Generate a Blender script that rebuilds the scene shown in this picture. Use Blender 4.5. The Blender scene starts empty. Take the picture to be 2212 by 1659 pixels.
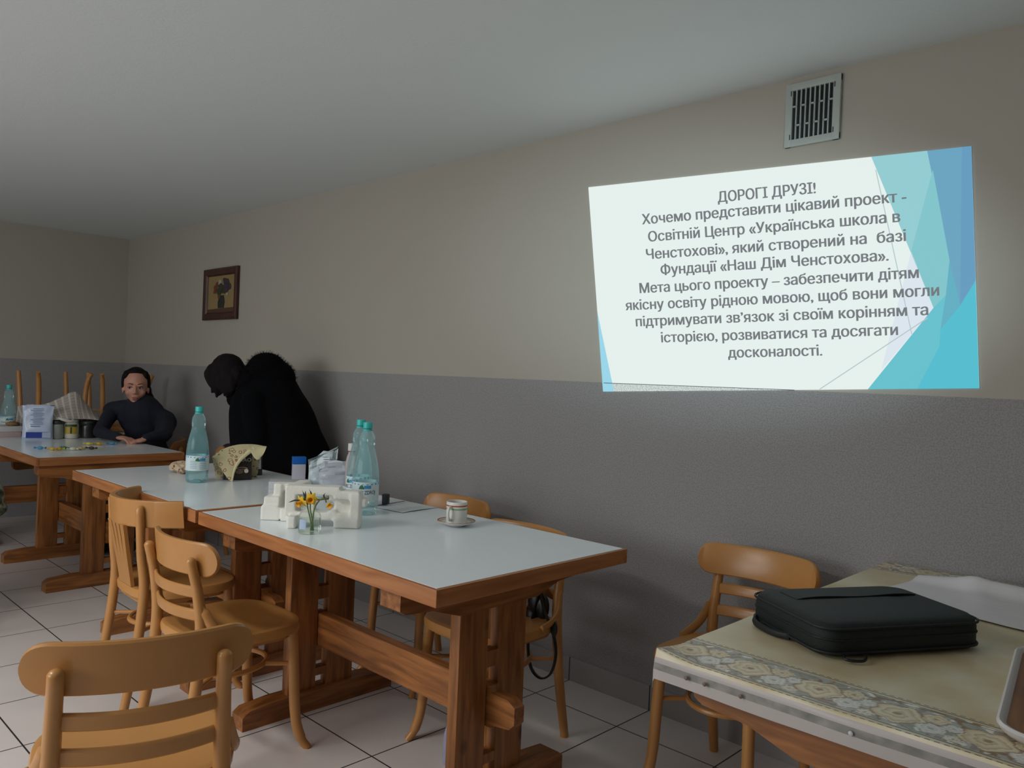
import bpy, bmesh, math, random
from mathutils import Vector, Matrix, Euler, noise
random.seed(7)
PI = math.pi
C = bpy.context.scene.collection
SC = bpy.context.scene

# ------------------------------------------------------------------ camera
cam_d = bpy.data.cameras.new('camera')
cam = bpy.data.objects.new('camera', cam_d)
C.objects.link(cam)
_r = Vector((0.719701, 0.693120, 0.040174))
_u = Vector((-0.034064, -0.022542, 0.999165))
_f = Vector((-0.693448, 0.720469, -0.007387))
_m = Matrix((_r, _u, -_f)).transposed().to_4x4()
_m.translation = Vector((2.1859, -1.6492, 1.3208))
cam.matrix_world = _m
cam_d.sensor_width = 36
cam_d.sensor_fit = 'HORIZONTAL'
cam_d.lens = 27.70
cam_d.clip_start = 0.05
SC.camera = cam

# ------------------------------------------------------------------ world, light, exposure
SC.view_settings.view_transform = 'Standard'
SC.view_settings.look = 'None'
SC.view_settings.gamma = 1.0
SC.view_settings.exposure = 0.0
SC.view_settings.use_curve_mapping = False
SC.cycles.transparent_max_bounces = 24
w = bpy.data.worlds.new('world')
SC.world = w
w.use_nodes = True
w.node_tree.nodes['Background'].inputs[0].default_value = (0.75, 0.85, 1.0, 1)
w.node_tree.nodes['Background'].inputs[1].default_value = 0.35

ZC_FILL = 2.345
def area(name, loc, target, sx, sy, power, color):
    d = bpy.data.lights.new(name, 'AREA')
    d.shape = 'RECTANGLE'; d.size = sx; d.size_y = sy
    d.energy = power; d.color = color
    o = bpy.data.objects.new(name, d)
    C.objects.link(o)
    o.location = loc
    o.rotation_euler = (Vector(target) - Vector(loc)).to_track_quat('-Z', 'Y').to_euler()
    return o
WINDOW_LIGHT = area('window_daylight', (-0.9, -4.62, 1.66), (-0.9, -2.2, 0.6), 3.0, 1.2, 58, (0.97, 0.99, 1.0))
FILL_LIGHT = area('added_fill_light', (-0.5, -2.45, ZC_FILL), (-0.5, -2.45, 0.0), 1.2, 0.28, 34, (1.0, 0.985, 0.96))  # unseen fill light, added to brighten tabletops, seats and floor
# added spot imitating the camera's bloom around the slide
_pd = bpy.data.lights.new('slide_glow_spot', 'SPOT')
_pd.energy = 170; _pd.color = (0.70, 0.94, 1.0); _pd.spot_size = math.radians(40); _pd.spot_blend = 1.0; _pd.shadow_soft_size = 0.03
_po = bpy.data.objects.new('slide_glow_spot', _pd); C.objects.link(_po)
_po.location = (2.585, -1.375, 1.305)
_po.rotation_euler = (Vector((0.66, 1.067, 1.735)) - Vector((2.585, -1.375, 1.305))).to_track_quat('-Z', 'Y').to_euler()
_po.scale = (1.0, 0.60, 1.0)

# ------------------------------------------------------------------ measures of the room
T = 0.42
YW = 1.067
XB = -5.315
ZC = 2.437
ZD = 1.318
XF, YL = 3.7, -4.75
TH = 0.773          # table height

# ------------------------------------------------------------------ materials
def newmat(name):
    m = bpy.data.materials.new(name); m.use_nodes = True
    nt = m.node_tree
    return m, nt, nt.nodes['Principled BSDF']

def srgb(r, g, b):
    f = lambda c: (c/255/12.92) if c/255 <= 0.04045 else ((c/255+0.055)/1.055)**2.4
    return (f(r), f(g), f(b), 1)

def plain(name, col, rough=0.5, metal=0.0, bump=0.0, bscale=60, var=0.0, vscale=8, spec=0.5, sheen=0):
    m, nt, p = newmat(name)
    p.inputs['Roughness'].default_value = rough
    p.inputs['Metallic'].default_value = metal
    p.inputs['Specular IOR Level'].default_value = spec
    if sheen: p.inputs['Sheen Weight'].default_value = sheen
    p.inputs['Base Color'].default_value = col
    tc = nt.nodes.new('ShaderNodeTexCoord')
    if var:
        n = nt.nodes.new('ShaderNodeTexNoise'); n.inputs['Scale'].default_value = vscale
        n.inputs['Detail'].default_value = 4
        nt.links.new(tc.outputs['Object'], n.inputs['Vector'])
        mx = nt.nodes.new('ShaderNodeMix'); mx.data_type = 'RGBA'
        mx.inputs['A'].default_value = tuple(c*(1-var) for c in col[:3])+(1,)
        mx.inputs['B'].default_value = tuple(min(1, c*(1+var)) for c in col[:3])+(1,)
        nt.links.new(n.outputs['Fac'], mx.inputs['Factor'])
        nt.links.new(mx.outputs['Result'], p.inputs['Base Color'])
    if bump:
        n2 = nt.nodes.new('ShaderNodeTexNoise'); n2.inputs['Scale'].default_value = bscale
        n2.inputs['Detail'].default_value = 3
        nt.links.new(tc.outputs['Object'], n2.inputs['Vector'])
        b = nt.nodes.new('ShaderNodeBump'); b.inputs['Strength'].default_value = bump
        b.inputs['Distance'].default_value = 0.01
        nt.links.new(n2.outputs['Fac'], b.inputs['Height'])
        nt.links.new(b.outputs['Normal'], p.inputs['Normal'])
    return m

def wood(name, c1, c2, axis, rough=0.4, scale=9, knots=True):
    m, nt, p = newmat(name)
    p.inputs['Roughness'].default_value = rough
    tc = nt.nodes.new('ShaderNodeTexCoord')
    mp = nt.nodes.new('ShaderNodeMapping')
    s = [1.0, 1.0, 1.0]; s['xyz'.index(axis)] = 0.09
    mp.inputs['Scale'].default_value = s
    nt.links.new(tc.outputs['Object'], mp.inputs['Vector'])
    n = nt.nodes.new('ShaderNodeTexNoise')
    n.inputs['Scale'].default_value = scale*5; n.inputs['Detail'].default_value = 5
    n.inputs['Distortion'].default_value = 0.6
    nt.links.new(mp.outputs['Vector'], n.inputs['Vector'])
    rp = nt.nodes.new('ShaderNodeValToRGB')
    rp.color_ramp.elements[0].position = 0.32; rp.color_ramp.elements[0].color = c2
    rp.color_ramp.elements[1].position = 0.66; rp.color_ramp.elements[1].color = c1
    nt.links.new(n.outputs['Fac'], rp.inputs['Fac'])
    out = rp.outputs['Color']
    if knots:
        v = nt.nodes.new('ShaderNodeTexVoronoi'); v.inputs['Scale'].default_value = 4.5
        mp2 = nt.nodes.new('ShaderNodeMapping')
        s2 = [1.0]*3; s2['xyz'.index(axis)] = 0.6
        mp2.inputs['Scale'].default_value = s2
        nt.links.new(tc.outputs['Object'], mp2.inputs['Vector'])
        nt.links.new(mp2.outputs['Vector'], v.inputs['Vector'])
        r2 = nt.nodes.new('ShaderNodeValToRGB')
        r2.color_ramp.elements[0].position = 0.04; r2.color_ramp.elements[0].color = (1, 1, 1, 1)
        r2.color_ramp.elements[1].position = 0.10; r2.color_ramp.elements[1].color = (0, 0, 0, 1)
        nt.links.new(v.outputs['Distance'], r2.inputs['Fac'])
        mx = nt.nodes.new('ShaderNodeMix'); mx.data_type = 'RGBA'
        nt.links.new(r2.outputs['Color'], mx.inputs['Factor'])
        nt.links.new(out, mx.inputs['A'])
        mx.inputs['B'].default_value = tuple(c*0.35 for c in c2[:3])+(1,)
        out = mx.outputs['Result']
    nt.links.new(out, p.inputs['Base Color'])
    return m

def emis(name, col, strength=1.0):
    m, nt, p = newmat(name)
    p.inputs['Base Color'].default_value = (0.02, 0.02, 0.02, 1)
    p.inputs['Emission Color'].default_value = col
    p.inputs['Emission Strength'].default_value = strength
    p.inputs['Roughness'].default_value = 0.9
    p.inputs['Specular IOR Level'].default_value = 0.0
    return m

def thin_clear(name, tint, gloss_rough=0.05, body=0.0, body_col=(1, 1, 1, 1), ior=1.3):
    """thin clear plastic or glass wall: tinted see-through plus a mirror-like skin"""
    m, nt, p = newmat(name)
    out = nt.nodes['Material Output']
    tr = nt.nodes.new('ShaderNodeBsdfTransparent'); tr.inputs['Color'].default_value = tint
    gl = nt.nodes.new('ShaderNodeBsdfGlossy'); gl.inputs['Roughness'].default_value = gloss_rough
    gl.inputs['Color'].default_value = (1, 1, 1, 1)
    fr = nt.nodes.new('ShaderNodeFresnel'); fr.inputs['IOR'].default_value = ior
    mx = nt.nodes.new('ShaderNodeMixShader')
    nt.links.new(math_node(nt, 'MULTIPLY', fr.outputs['Fac'], 0.65), mx.inputs['Fac'])
    if body:
        df = nt.nodes.new('ShaderNodeBsdfDiffuse'); df.inputs['Color'].default_value = body_col
        m2 = nt.nodes.new('ShaderNodeMixShader'); m2.inputs['Fac'].default_value = body
        nt.links.new(tr.outputs[0], m2.inputs[1]); nt.links.new(df.outputs[0], m2.inputs[2])
        nt.links.new(m2.outputs[0], mx.inputs[1])
    else:
        nt.links.new(tr.outputs[0], mx.inputs[1])
    nt.links.new(gl.outputs[0], mx.inputs[2])
    nt.links.new(mx.outputs[0], out.inputs['Surface'])
    return m

def math_node(nt, op, a, b=None):
    n = nt.nodes.new('ShaderNodeMath'); n.operation = op
    for i, v in enumerate((a, b)):
        if v is None: continue
        if hasattr(v, 'is_linked'): nt.links.new(v, n.inputs[i])
        else: n.inputs[i].default_value = v
    return n.outputs[0]

def wall_material():
    m, nt, p = newmat('painted_wall')
    p.inputs['Roughness'].default_value = 0.75
    p.inputs['Specular IOR Level'].default_value = 0.3
    tc = nt.nodes.new('ShaderNodeTexCoord')
    sp = nt.nodes.new('ShaderNodeSeparateXYZ'); nt.links.new(tc.outputs['Object'], sp.inputs[0])
    low = math_node(nt, 'LESS_THAN', sp.outputs['Z'], ZD)
    vo = nt.nodes.new('ShaderNodeTexNoise'); vo.inputs['Scale'].default_value = 210; vo.inputs['Detail'].default_value = 1
    nt.links.new(tc.outputs['Object'], vo.inputs['Vector'])
    rp = nt.nodes.new('ShaderNodeValToRGB')
    rp.color_ramp.elements[0].position = 0.36; rp.color_ramp.elements[0].color = srgb(141, 140, 140)
    rp.color_ramp.elements[1].position = 0.60; rp.color_ramp.elements[1].color = srgb(159, 157, 157)
    nt.links.new(vo.outputs['Fac'], rp.inputs['Fac'])
    mx = nt.nodes.new('ShaderNodeMix'); mx.data_type = 'RGBA'
    nt.links.new(low, mx.inputs['Factor'])
    mx.inputs['A'].default_value = srgb(180, 174, 163)
    nt.links.new(rp.outputs['Color'], mx.inputs['B'])
    nt.links.new(mx.outputs['Result'], p.inputs['Base Color'])
    n2 = nt.nodes.new('ShaderNodeTexNoise'); n2.inputs['Scale'].default_value = 120
    nt.links.new(tc.outputs['Object'], n2.inputs['Vector'])
    b = nt.nodes.new('ShaderNodeBump'); b.inputs['Strength'].default_value = 0.06; b.inputs['Distance'].default_value = 0.003
    nt.links.new(n2.outputs['Fac'], b.inputs['Height']); nt.links.new(b.outputs['Normal'], p.inputs['Normal'])
    return m

def tile_material(name, base, vertical=False):
    m, nt, p = newmat(name)
    tc = nt.nodes.new('ShaderNodeTexCoord')
    sp = nt.nodes.new('ShaderNodeSeparateXYZ'); nt.links.new(tc.outputs['Object'], sp.inputs[0])
    def line(out, half):
        a = math_node(nt, 'DIVIDE', out, T)
        a = math_node(nt, 'ADD', a, 100.5)
        a = math_node(nt, 'FRACT', a)
        a = math_node(nt, 'SUBTRACT', a, 0.5)
        a = math_node(nt, 'ABSOLUTE', a)
        return math_node(nt, 'LESS_THAN', a, half/T)
    lx = line(sp.outputs['X'], 0.0028)
    if vertical: g = lx
    else:
        ly = line(sp.outputs['Y'], 0.0028)
        g = math_node(nt, 'MAXIMUM', lx, ly)
    n = nt.nodes.new('ShaderNodeTexNoise'); n.inputs['Scale'].default_value = 5; n.inputs['Detail'].default_value = 5
    nt.links.new(tc.outputs['Object'], n.inputs['Vector'])
    mx = nt.nodes.new('ShaderNodeMix'); mx.data_type = 'RGBA'
    mx.inputs['A'].default_value = tuple(c*0.9 for c in base[:3])+(1,)
    mx.inputs['B'].default_value = tuple(c*1.08 for c in base[:3])+(1,)
    nt.links.new(n.outputs['Fac'], mx.inputs['Factor'])
    m2 = nt.nodes.new('ShaderNodeMix'); m2.data_type = 'RGBA'
    nt.links.new(g, m2.inputs['Factor'])
    nt.links.new(mx.outputs['Result'], m2.inputs['A'])
    m2.inputs['B'].default_value = srgb(46, 44, 46)
    nt.links.new(m2.outputs['Result'], p.inputs['Base Color'])
    p.inputs['Roughness'].default_value = 0.38
    b = nt.nodes.new('ShaderNodeBump'); b.inputs['Strength'].default_value = 0.4; b.inputs['Distance'].default_value = 0.003; b.invert = True
    nt.links.new(g, b.inputs['Height']); nt.links.new(b.outputs['Normal'], p.inputs['Normal'])
    return m

def cloth_pattern_material():
    """printed oilcloth: beige middle, a band of roses along the short sides, stitched line"""
    m, nt, p = newmat('printed_oilcloth')
    p.inputs['Roughness'].default_value = 0.36
    tc = nt.nodes.new('ShaderNodeTexCoord')
    sp = nt.nodes.new('ShaderNodeSeparateXYZ'); nt.links.new(tc.outputs['Object'], sp.inputs[0])
    ax = math_node(nt, 'ABSOLUTE', sp.outputs['Y'])          # distance along the long side from the middle
    d = math_node(nt, 'SUBTRACT', 0.665, ax)                   # distance from the short edge
    inband = math_node(nt, 'MULTIPLY', math_node(nt, 'LESS_THAN', d, 0.128), math_node(nt, 'GREATER_THAN', d, 0.010))
    rp = nt.nodes.new('ShaderNodeAttribute'); rp.attribute_name = 'print'
    # ground
    n3 = nt.nodes.new('ShaderNodeTexNoise'); n3.inputs['Scale'].default_value = 6; n3.inputs['Detail'].default_value = 4
    nt.links.new(tc.outputs['Object'], n3.inputs['Vector'])
    r3 = nt.nodes.new('ShaderNodeValToRGB')
    r3.color_ramp.elements[0].position = 0.35; r3.color_ramp.elements[0].color = srgb(205, 186, 146)
    r3.color_ramp.elements[1].position = 0.65; r3.color_ramp.elements[1].color = srgb(222, 212, 184)
    nt.links.new(n3.outputs['Fac'], r3.inputs['Fac'])
    mx = nt.nodes.new('ShaderNodeMix'); mx.data_type = 'RGBA'
    nt.links.new(inband, mx.inputs['Factor'])
    nt.links.new(r3.outputs['Color'], mx.inputs['A']); nt.links.new(rp.outputs['Color'], mx.inputs['B'])
    # thin rule lines beside the band and a stitched row
    def near(val, c, half):
        return math_node(nt, 'LESS_THAN', math_node(nt, 'ABSOLUTE', math_node(nt, 'SUBTRACT', val, c)), half)
    ln = math_node(nt, 'MAXIMUM', near(d, 0.136, 0.0016), near(d, 0.007, 0.0016))
    dash = math_node(nt, 'GREATER_THAN', math_node(nt, 'FRACT', math_node(nt, 'MULTIPLY', math_node(nt, 'ADD', sp.outputs['X'], 5.0), 70.0)), 0.4)
    st = math_node(nt, 'MULTIPLY', math_node(nt, 'MAXIMUM', near(d, 0.142, 0.0012), near(d, -0.004, 0.0014)), dash)
    ln = math_node(nt, 'MAXIMUM', ln, st)
    m2 = nt.nodes.new('ShaderNodeMix'); m2.data_type = 'RGBA'
    nt.links.new(ln, m2.inputs['Factor']); nt.links.new(mx.outputs['Result'], m2.inputs['A'])
    m2.inputs['B'].default_value = srgb(96, 84, 76)
    # hanging hem: pale with a grey green printed stripe
    hem = math_node(nt, 'LESS_THAN', sp.outputs['Z'], -0.004)
    stripe = near(sp.outputs['Z'], -0.022, 0.007)
    n4 = nt.nodes.new('ShaderNodeTexNoise'); n4.inputs['Scale'].default_value = 30
    nt.links.new(tc.outputs['Object'], n4.inputs['Vector'])
    stripe = math_node(nt, 'MULTIPLY', stripe, n4.outputs['Fac'])
    m3 = nt.nodes.new('ShaderNodeMix'); m3.data_type = 'RGBA'
    nt.links.new(stripe, m3.inputs['Factor'])
    m3.inputs['A'].default_value = srgb(184, 176, 172); m3.inputs['B'].default_value = srgb(52, 66, 56)
    m4 = nt.nodes.new('ShaderNodeMix'); m4.data_type = 'RGBA'
    nt.links.new(hem, m4.inputs['Factor'])
    nt.links.new(m2.outputs['Result'], m4.inputs['A']); nt.links.new(m3.outputs['Result'], m4.inputs['B'])
    nt.links.new(m4.outputs['Result'], p.inputs['Base Color'])
    return m

def stripes_material(name, ca, cb, axis='X', period=0.03, duty=0.35, rough=0.8):
    m, nt, p = newmat(name)
    p.inputs['Roughness'].default_value = rough
    tc = nt.nodes.new('ShaderNodeTexCoord')
    sp = nt.nodes.new('ShaderNodeSeparateXYZ'); nt.links.new(tc.outputs['UV'], sp.inputs[0])
    a = math_node(nt, 'FRACT', math_node(nt, 'DIVIDE', sp.outputs['X'], period))
    b = math_node(nt, 'FRACT', math_node(nt, 'DIVIDE', sp.outputs['Y'], period))
    l = math_node(nt, 'MAXIMUM', math_node(nt, 'LESS_THAN', a, duty), math_node(nt, 'MULTIPLY', math_node(nt, 'LESS_THAN', b, duty*0.6), 0.6))
    mx = nt.nodes.new('ShaderNodeMix'); mx.data_type = 'RGBA'
    nt.links.new(l, mx.inputs['Factor']); mx.inputs['A'].default_value = ca; mx.inputs['B'].default_value = cb
    nt.links.new(mx.outputs['Result'], p.inputs['Base Color'])
    return m

def scroll_material(name, ca, cb):
    """paper napkin with curly printed lines"""
    m, nt, p = newmat(name)
    p.inputs['Roughness'].default_value = 0.85
    tc = nt.nodes.new('ShaderNodeTexCoord')
    v = nt.nodes.new('ShaderNodeTexVoronoi'); v.inputs['Scale'].default_value = 42
    n = nt.nodes.new('ShaderNodeTexNoise'); n.inputs['Scale'].default_value = 30
    nt.links.new(tc.outputs['Object'], n.inputs['Vector'])
    vm = nt.nodes.new('ShaderNodeVectorMath'); vm.operation = 'SCALE'; vm.inputs['Scale'].default_value = 0.02
    nt.links.new(n.outputs['Color'], vm.inputs[0])
    va = nt.nodes.new('ShaderNodeVectorMath'); va.operation = 'ADD'
    nt.links.new(tc.outputs['Object'], va.inputs[0]); nt.links.new(vm.outputs[0], va.inputs[1])
    nt.links.new(va.outputs[0], v.inputs['Vector'])
    l = math_node(nt, 'LESS_THAN', math_node(nt, 'ABSOLUTE', math_node(nt, 'SUBTRACT', v.outputs['Distance'], 0.3)), 0.06)
    mx = nt.nodes.new('ShaderNodeMix'); mx.data_type = 'RGBA'
    nt.links.new(l, mx.inputs['Factor']); mx.inputs['A'].default_value = ca; mx.inputs['B'].default_value = cb
    nt.links.new(mx.outputs['Result'], p.inputs['Base Color'])
    return m

MWALL = wall_material()
MCEIL = plain('ceiling_paint', srgb(226, 233, 233), 0.85, bump=0.06, bscale=90, spec=0.2)
MFLOOR = tile_material('floor_tiles', srgb(222, 214, 210))
MBASE = tile_material('skirting_tiles', srgb(160, 158, 156), True)
PINE = {a: wood('stained_pine_'+a, srgb(172, 112, 60), srgb(122, 74, 36), a, 0.42) for a in 'xyz'}
EDGE = {a: wood('table_edging_'+a, srgb(184, 122, 74), srgb(154, 94, 52), a, 0.38, knots=False) for a in 'xy'}
LAM = plain('white_laminate', srgb(240, 248, 252), 0.20, var=0.02, vscale=60)
BEECH = plain('honey_beech', srgb(186, 132, 74), 0.30, var=0.08, vscale=14)
BEECH2 = plain('honey_beech_seat', srgb(192, 138, 78), 0.28, var=0.08, vscale=10)

# ------------------------------------------------------------------ mesh helpers
def finish(bm, smooth=True, angle=40):
    bmesh.ops.recalc_face_normals(bm, faces=bm.faces)
    if smooth:
        for f in bm.faces: f.smooth = True
        for e in bm.edges:
            if len(e.link_faces) == 2 and e.calc_face_angle(0) > math.radians(angle): e.smooth = False

def obj(name, bm, mat, parent=None, smooth=True, angle=40, **props):
    if isinstance(bm, bmesh.types.BMesh):
        finish(bm, smooth, angle)
        me = bpy.data.meshes.new(name); bm.to_mesh(me); bm.free()
    else: me = bm
    for mm in (mat if isinstance(mat, (list, tuple)) else [mat]): me.materials.append(mm)
    o = bpy.data.objects.new(name, me); C.objects.link(o)
    if parent: o.parent = parent
    for k, v in props.items(): o[k] = v
    return o

def tag(o, label, cat, group=None, kind=None):
    o['label'] = label; o['category'] = cat
    if group: o['group'] = group
    if kind: o['kind'] = kind
    return o

def thing(name, label, cat, loc=(0, 0, 0), rot=0, group=None):
    o = bpy.data.objects.new(name, None); C.objects.link(o)
    o.empty_display_size = 0.05
    o.location = loc; o.rotation_euler = (0, 0, rot)
    return tag(o, label, cat, group)

def struct(name, bm, mat, parent=None, smooth=False):
    o = obj(name, bm, mat, parent, smooth); o['kind'] = 'structure'
    return o

def copy_tree(o, parent=None):
    c = o.copy(); C.objects.link(c)
    if parent: c.parent = parent
    for ch in list(o.children): copy_tree(ch, c)
    return c

def BM(): return bmesh.new()

def box(bm, c, s, rot=None, bevel=0.0, seg=2):
    ret = bmesh.ops.create_cube(bm, size=1.0)
    vs = ret['verts']
    for v in vs: v.co = Vector((v.co.x*s[0], v.co.y*s[1], v.co.z*s[2]))
    if bevel:
        es = list({e for v in vs for e in v.link_edges})
        r = bmesh.ops.bevel(bm, geom=es, offset=bevel, segments=seg, affect='EDGES', profile=0.6)
        vs = [v for v in r['verts']]
        vs = list({v for f in r['faces'] for v in f.verts} | set(vs))
    M = Matrix.Translation(Vector(c)) @ (rot.to_4x4() if rot is not None else Matrix.Identity(4))
    for v in vs: v.co = M @ v.co
    return vs

def rings(bm, rs, close=True, capa=True, capb=True):
    """loft a list of rings (lists of Vectors, same length)"""
    vr = [[bm.verts.new(p) for p in r] for r in rs]
    n = len(vr[0])
    for a, b in zip(vr, vr[1:]):
        for i in range(n if close else n-1):
            j = (i+1) % n
            bm.faces.new((a[i], a[j], b[j], b[i]))
    if capa and close: bm.faces.new(list(reversed(vr[0])))
    if capb and close: bm.faces.new(vr[-1])
    return vr

def tube(bm, pts, rad, n=10, closed=False, flat=None):
    """tube along pts; rad number or list; flat=(a,b) for an elliptic section, up = z-ish"""
    pts = [Vector(p) for p in pts]
    m = len(pts); rs = []
    prev = None
    for i, p in enumerate(pts):
        if closed: t = pts[(i+1) % m] - pts[i-1]
        else: t = pts[min(i+1, m-1)] - pts[max(i-1, 0)]
        t.normalize()
        if prev is None:
            up = Vector((0, 0, 1)) if abs(t.z) < 0.9 else Vector((0, 1, 0))
            a = t.cross(up).normalized()
        else:
            a = (prev - t*prev.dot(t))
            a = a.normalized() if a.length > 1e-6 else t.orthogonal().normalized()
        b = a.cross(t).normalized(); prev = a
        r = rad[i] if isinstance(rad, (list, tuple)) else rad
        ra, rb = (r, r) if flat is None else (r*flat[0], r*flat[1])
        rs.append([p + a*ra*math.cos(2*PI*k/n) + b*rb*math.sin(2*PI*k/n) for k in range(n)])
    if closed:
        rs.append(rs[0])
        vr = [[bm.verts.new(q) for q in r] for r in rs[:-1]]
        for i in range(m):
            A, B = vr[i], vr[(i+1) % m]
            for k in range(n):
                j = (k+1) % n
                bm.faces.new((A[k], A[j], B[j], B[k]))
    else: rings(bm, rs)

def spline(pts, per=6):
    """Catmull-Rom through pts"""
    P = [Vector(p) for p in pts]
    P = [P[0]*2-P[1]] + P + [P[-1]*2-P[-2]]
    out = []
    for i in range(1, len(P)-2):
        for k in range(per):
            t = k/per
            a, b, c, d = P[i-1], P[i], P[i+1], P[i+2]
            out.append(0.5*((2*b)+(c-a)*t+(2*a-5*b+4*c-d)*t*t+(3*b-a-3*c+d)*t**3))
    out.append(P[-2].copy())
    return out

def lathe(bm, prof, n=28, c=(0, 0, 0), capa=True, capb=True):
    c = Vector(c)
    rs = [[c + Vector((r*math.cos(2*PI*k/n), r*math.sin(2*PI*k/n), z)) for k in range(n)] for r, z in prof]
    return rings(bm, rs, True, capa, capb)

def prism(bm, poly, z0, z1, M=None):
    """extrude polygon (x,y) from z0 to z1, optional matrix"""
    M = M or Matrix.Identity(4)
    a = [bm.verts.new(M @ Vector((x, y, z0))) for x, y in poly]
    b = [bm.verts.new(M @ Vector((x, y, z1))) for x, y in poly]
    n = len(poly)
    fs = [bm.faces.new(list(reversed(a))), bm.faces.new(b)]
    for i in range(n):
        j = (i+1) % n
        fs.append(bm.faces.new((a[i], a[j], b[j], b[i])))
    return fs

def bevel_all(bm, off, seg=2, ang=30):
    es = [e for e in bm.edges if len(e.link_faces) == 2 and e.calc_face_angle(0) > math.radians(ang)]
    bmesh.ops.bevel(bm, geom=es, offset=off, segments=seg, affect='EDGES', profile=0.6)

def capsule(bm, A, B, ra, rb, n=14, sc=(1, 1)):
    """tapered round-ended limb"""
    A, B = Vector(A), Vector(B); t = (B-A)
    L = t.length; t = t.normalized() if L > 1e-6 else Vector((0, 0, 1))
    a = t.orthogonal().normalized(); b = t.cross(a)
    st = []
    for k in range(5): 
        th = -PI/2 + (PI/2)*k/5 + 0.12
        st.append((A + t*ra*math.sin(th), ra*math.cos(th)))
    st.append((A, ra)); st.append(((A+B)/2, (ra+rb)/2)); st.append((B, rb))
    for k in range(1, 6):
        th = (PI/2)*k/5 - 0.12
        st.append((B + t*rb*math.sin(th), rb*math.cos(th)))
    rings(bm, [[p + a*r*sc[0]*math.cos(2*PI*k/n) + b*r*sc[1]*math.sin(2*PI*k/n) for k in range(n)] for p, r in st])

def ball(bm, c, r, M=None, seg=20):
    """ellipsoid; r = (rx,ry,rz); M = 3x3 orientation"""
    ret = bmesh.ops.create_uvsphere(bm, u_segments=seg, v_segments=max(8, seg//2+2), radius=1.0)
    if not hasattr(r, '__len__'): r = (r, r, r)
    for v in ret['verts']:
        q = Vector((v.co.x*r[0], v.co.y*r[1], v.co.z*r[2]))
        if M is not None: q = M @ q
        v.co = q + Vector(c)
    return ret['verts']

def fuse(bm, voxel, smooth_it=4, smooth_f=0.5):
    """fuse overlapping closed pieces into one continuous skin"""
    bmesh.ops.recalc_face_normals(bm, faces=bm.faces)
    me = bpy.data.meshes.new('tmp'); bm.to_mesh(me); bm.free()
    o = bpy.data.objects.new('tmp', me); C.objects.link(o)
    r = o.modifiers.new('r', 'REMESH'); r.mode = 'VOXEL'; r.voxel_size = voxel
    if smooth_it:
        s = o.modifiers.new('s', 'SMOOTH'); s.iterations = smooth_it; s.factor = smooth_f
    dg = bpy.context.evaluated_depsgraph_get(); dg.update()
    out = bpy.data.meshes.new_from_object(o.evaluated_get(dg))
    bpy.data.objects.remove(o); bpy.data.meshes.remove(me)
    b2 = bmesh.new(); b2.from_mesh(out); bpy.data.meshes.remove(out)
    return b2

def grid(bm, nx, ny, fn, uv=True):
    """sheet of nx*ny cells; fn(u,v)->Vector"""
    vs = [[bm.verts.new(fn(i/nx, j/ny)) for i in range(nx+1)] for j in range(ny+1)]
    L = bm.loops.layers.uv.verify() if uv else None
    for j in range(ny):
        for i in range(nx):
            f = bm.faces.new((vs[j][i], vs[j][i+1], vs[j+1][i+1], vs[j+1][i]))
            if uv:
                for lp, (a, b) in zip(f.loops, ((i, j), (i+1, j), (i+1, j+1), (i, j+1))): lp[L].uv = (a/nx, b/ny)
    return vs

def solidify(bm, th):
    bmesh.ops.recalc_face_normals(bm, faces=bm.faces)
    bmesh.ops.solidify(bm, geom=bm.faces[:], thickness=th)

def rrect(w, h, r, n=6, cx=0, cy=0):
    pts = []
    for sx, sy, a0 in ((1, 1, 0), (-1, 1, 90), (-1, -1, 180), (1, -1, 270)):
        for k in range(n+1):
            a = math.radians(a0 + 90*k/n)
            pts.append((cx + sx*(w/2-r) + r*math.cos(a), cy + sy*(h/2-r) + r*math.sin(a)))
    return pts

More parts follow.
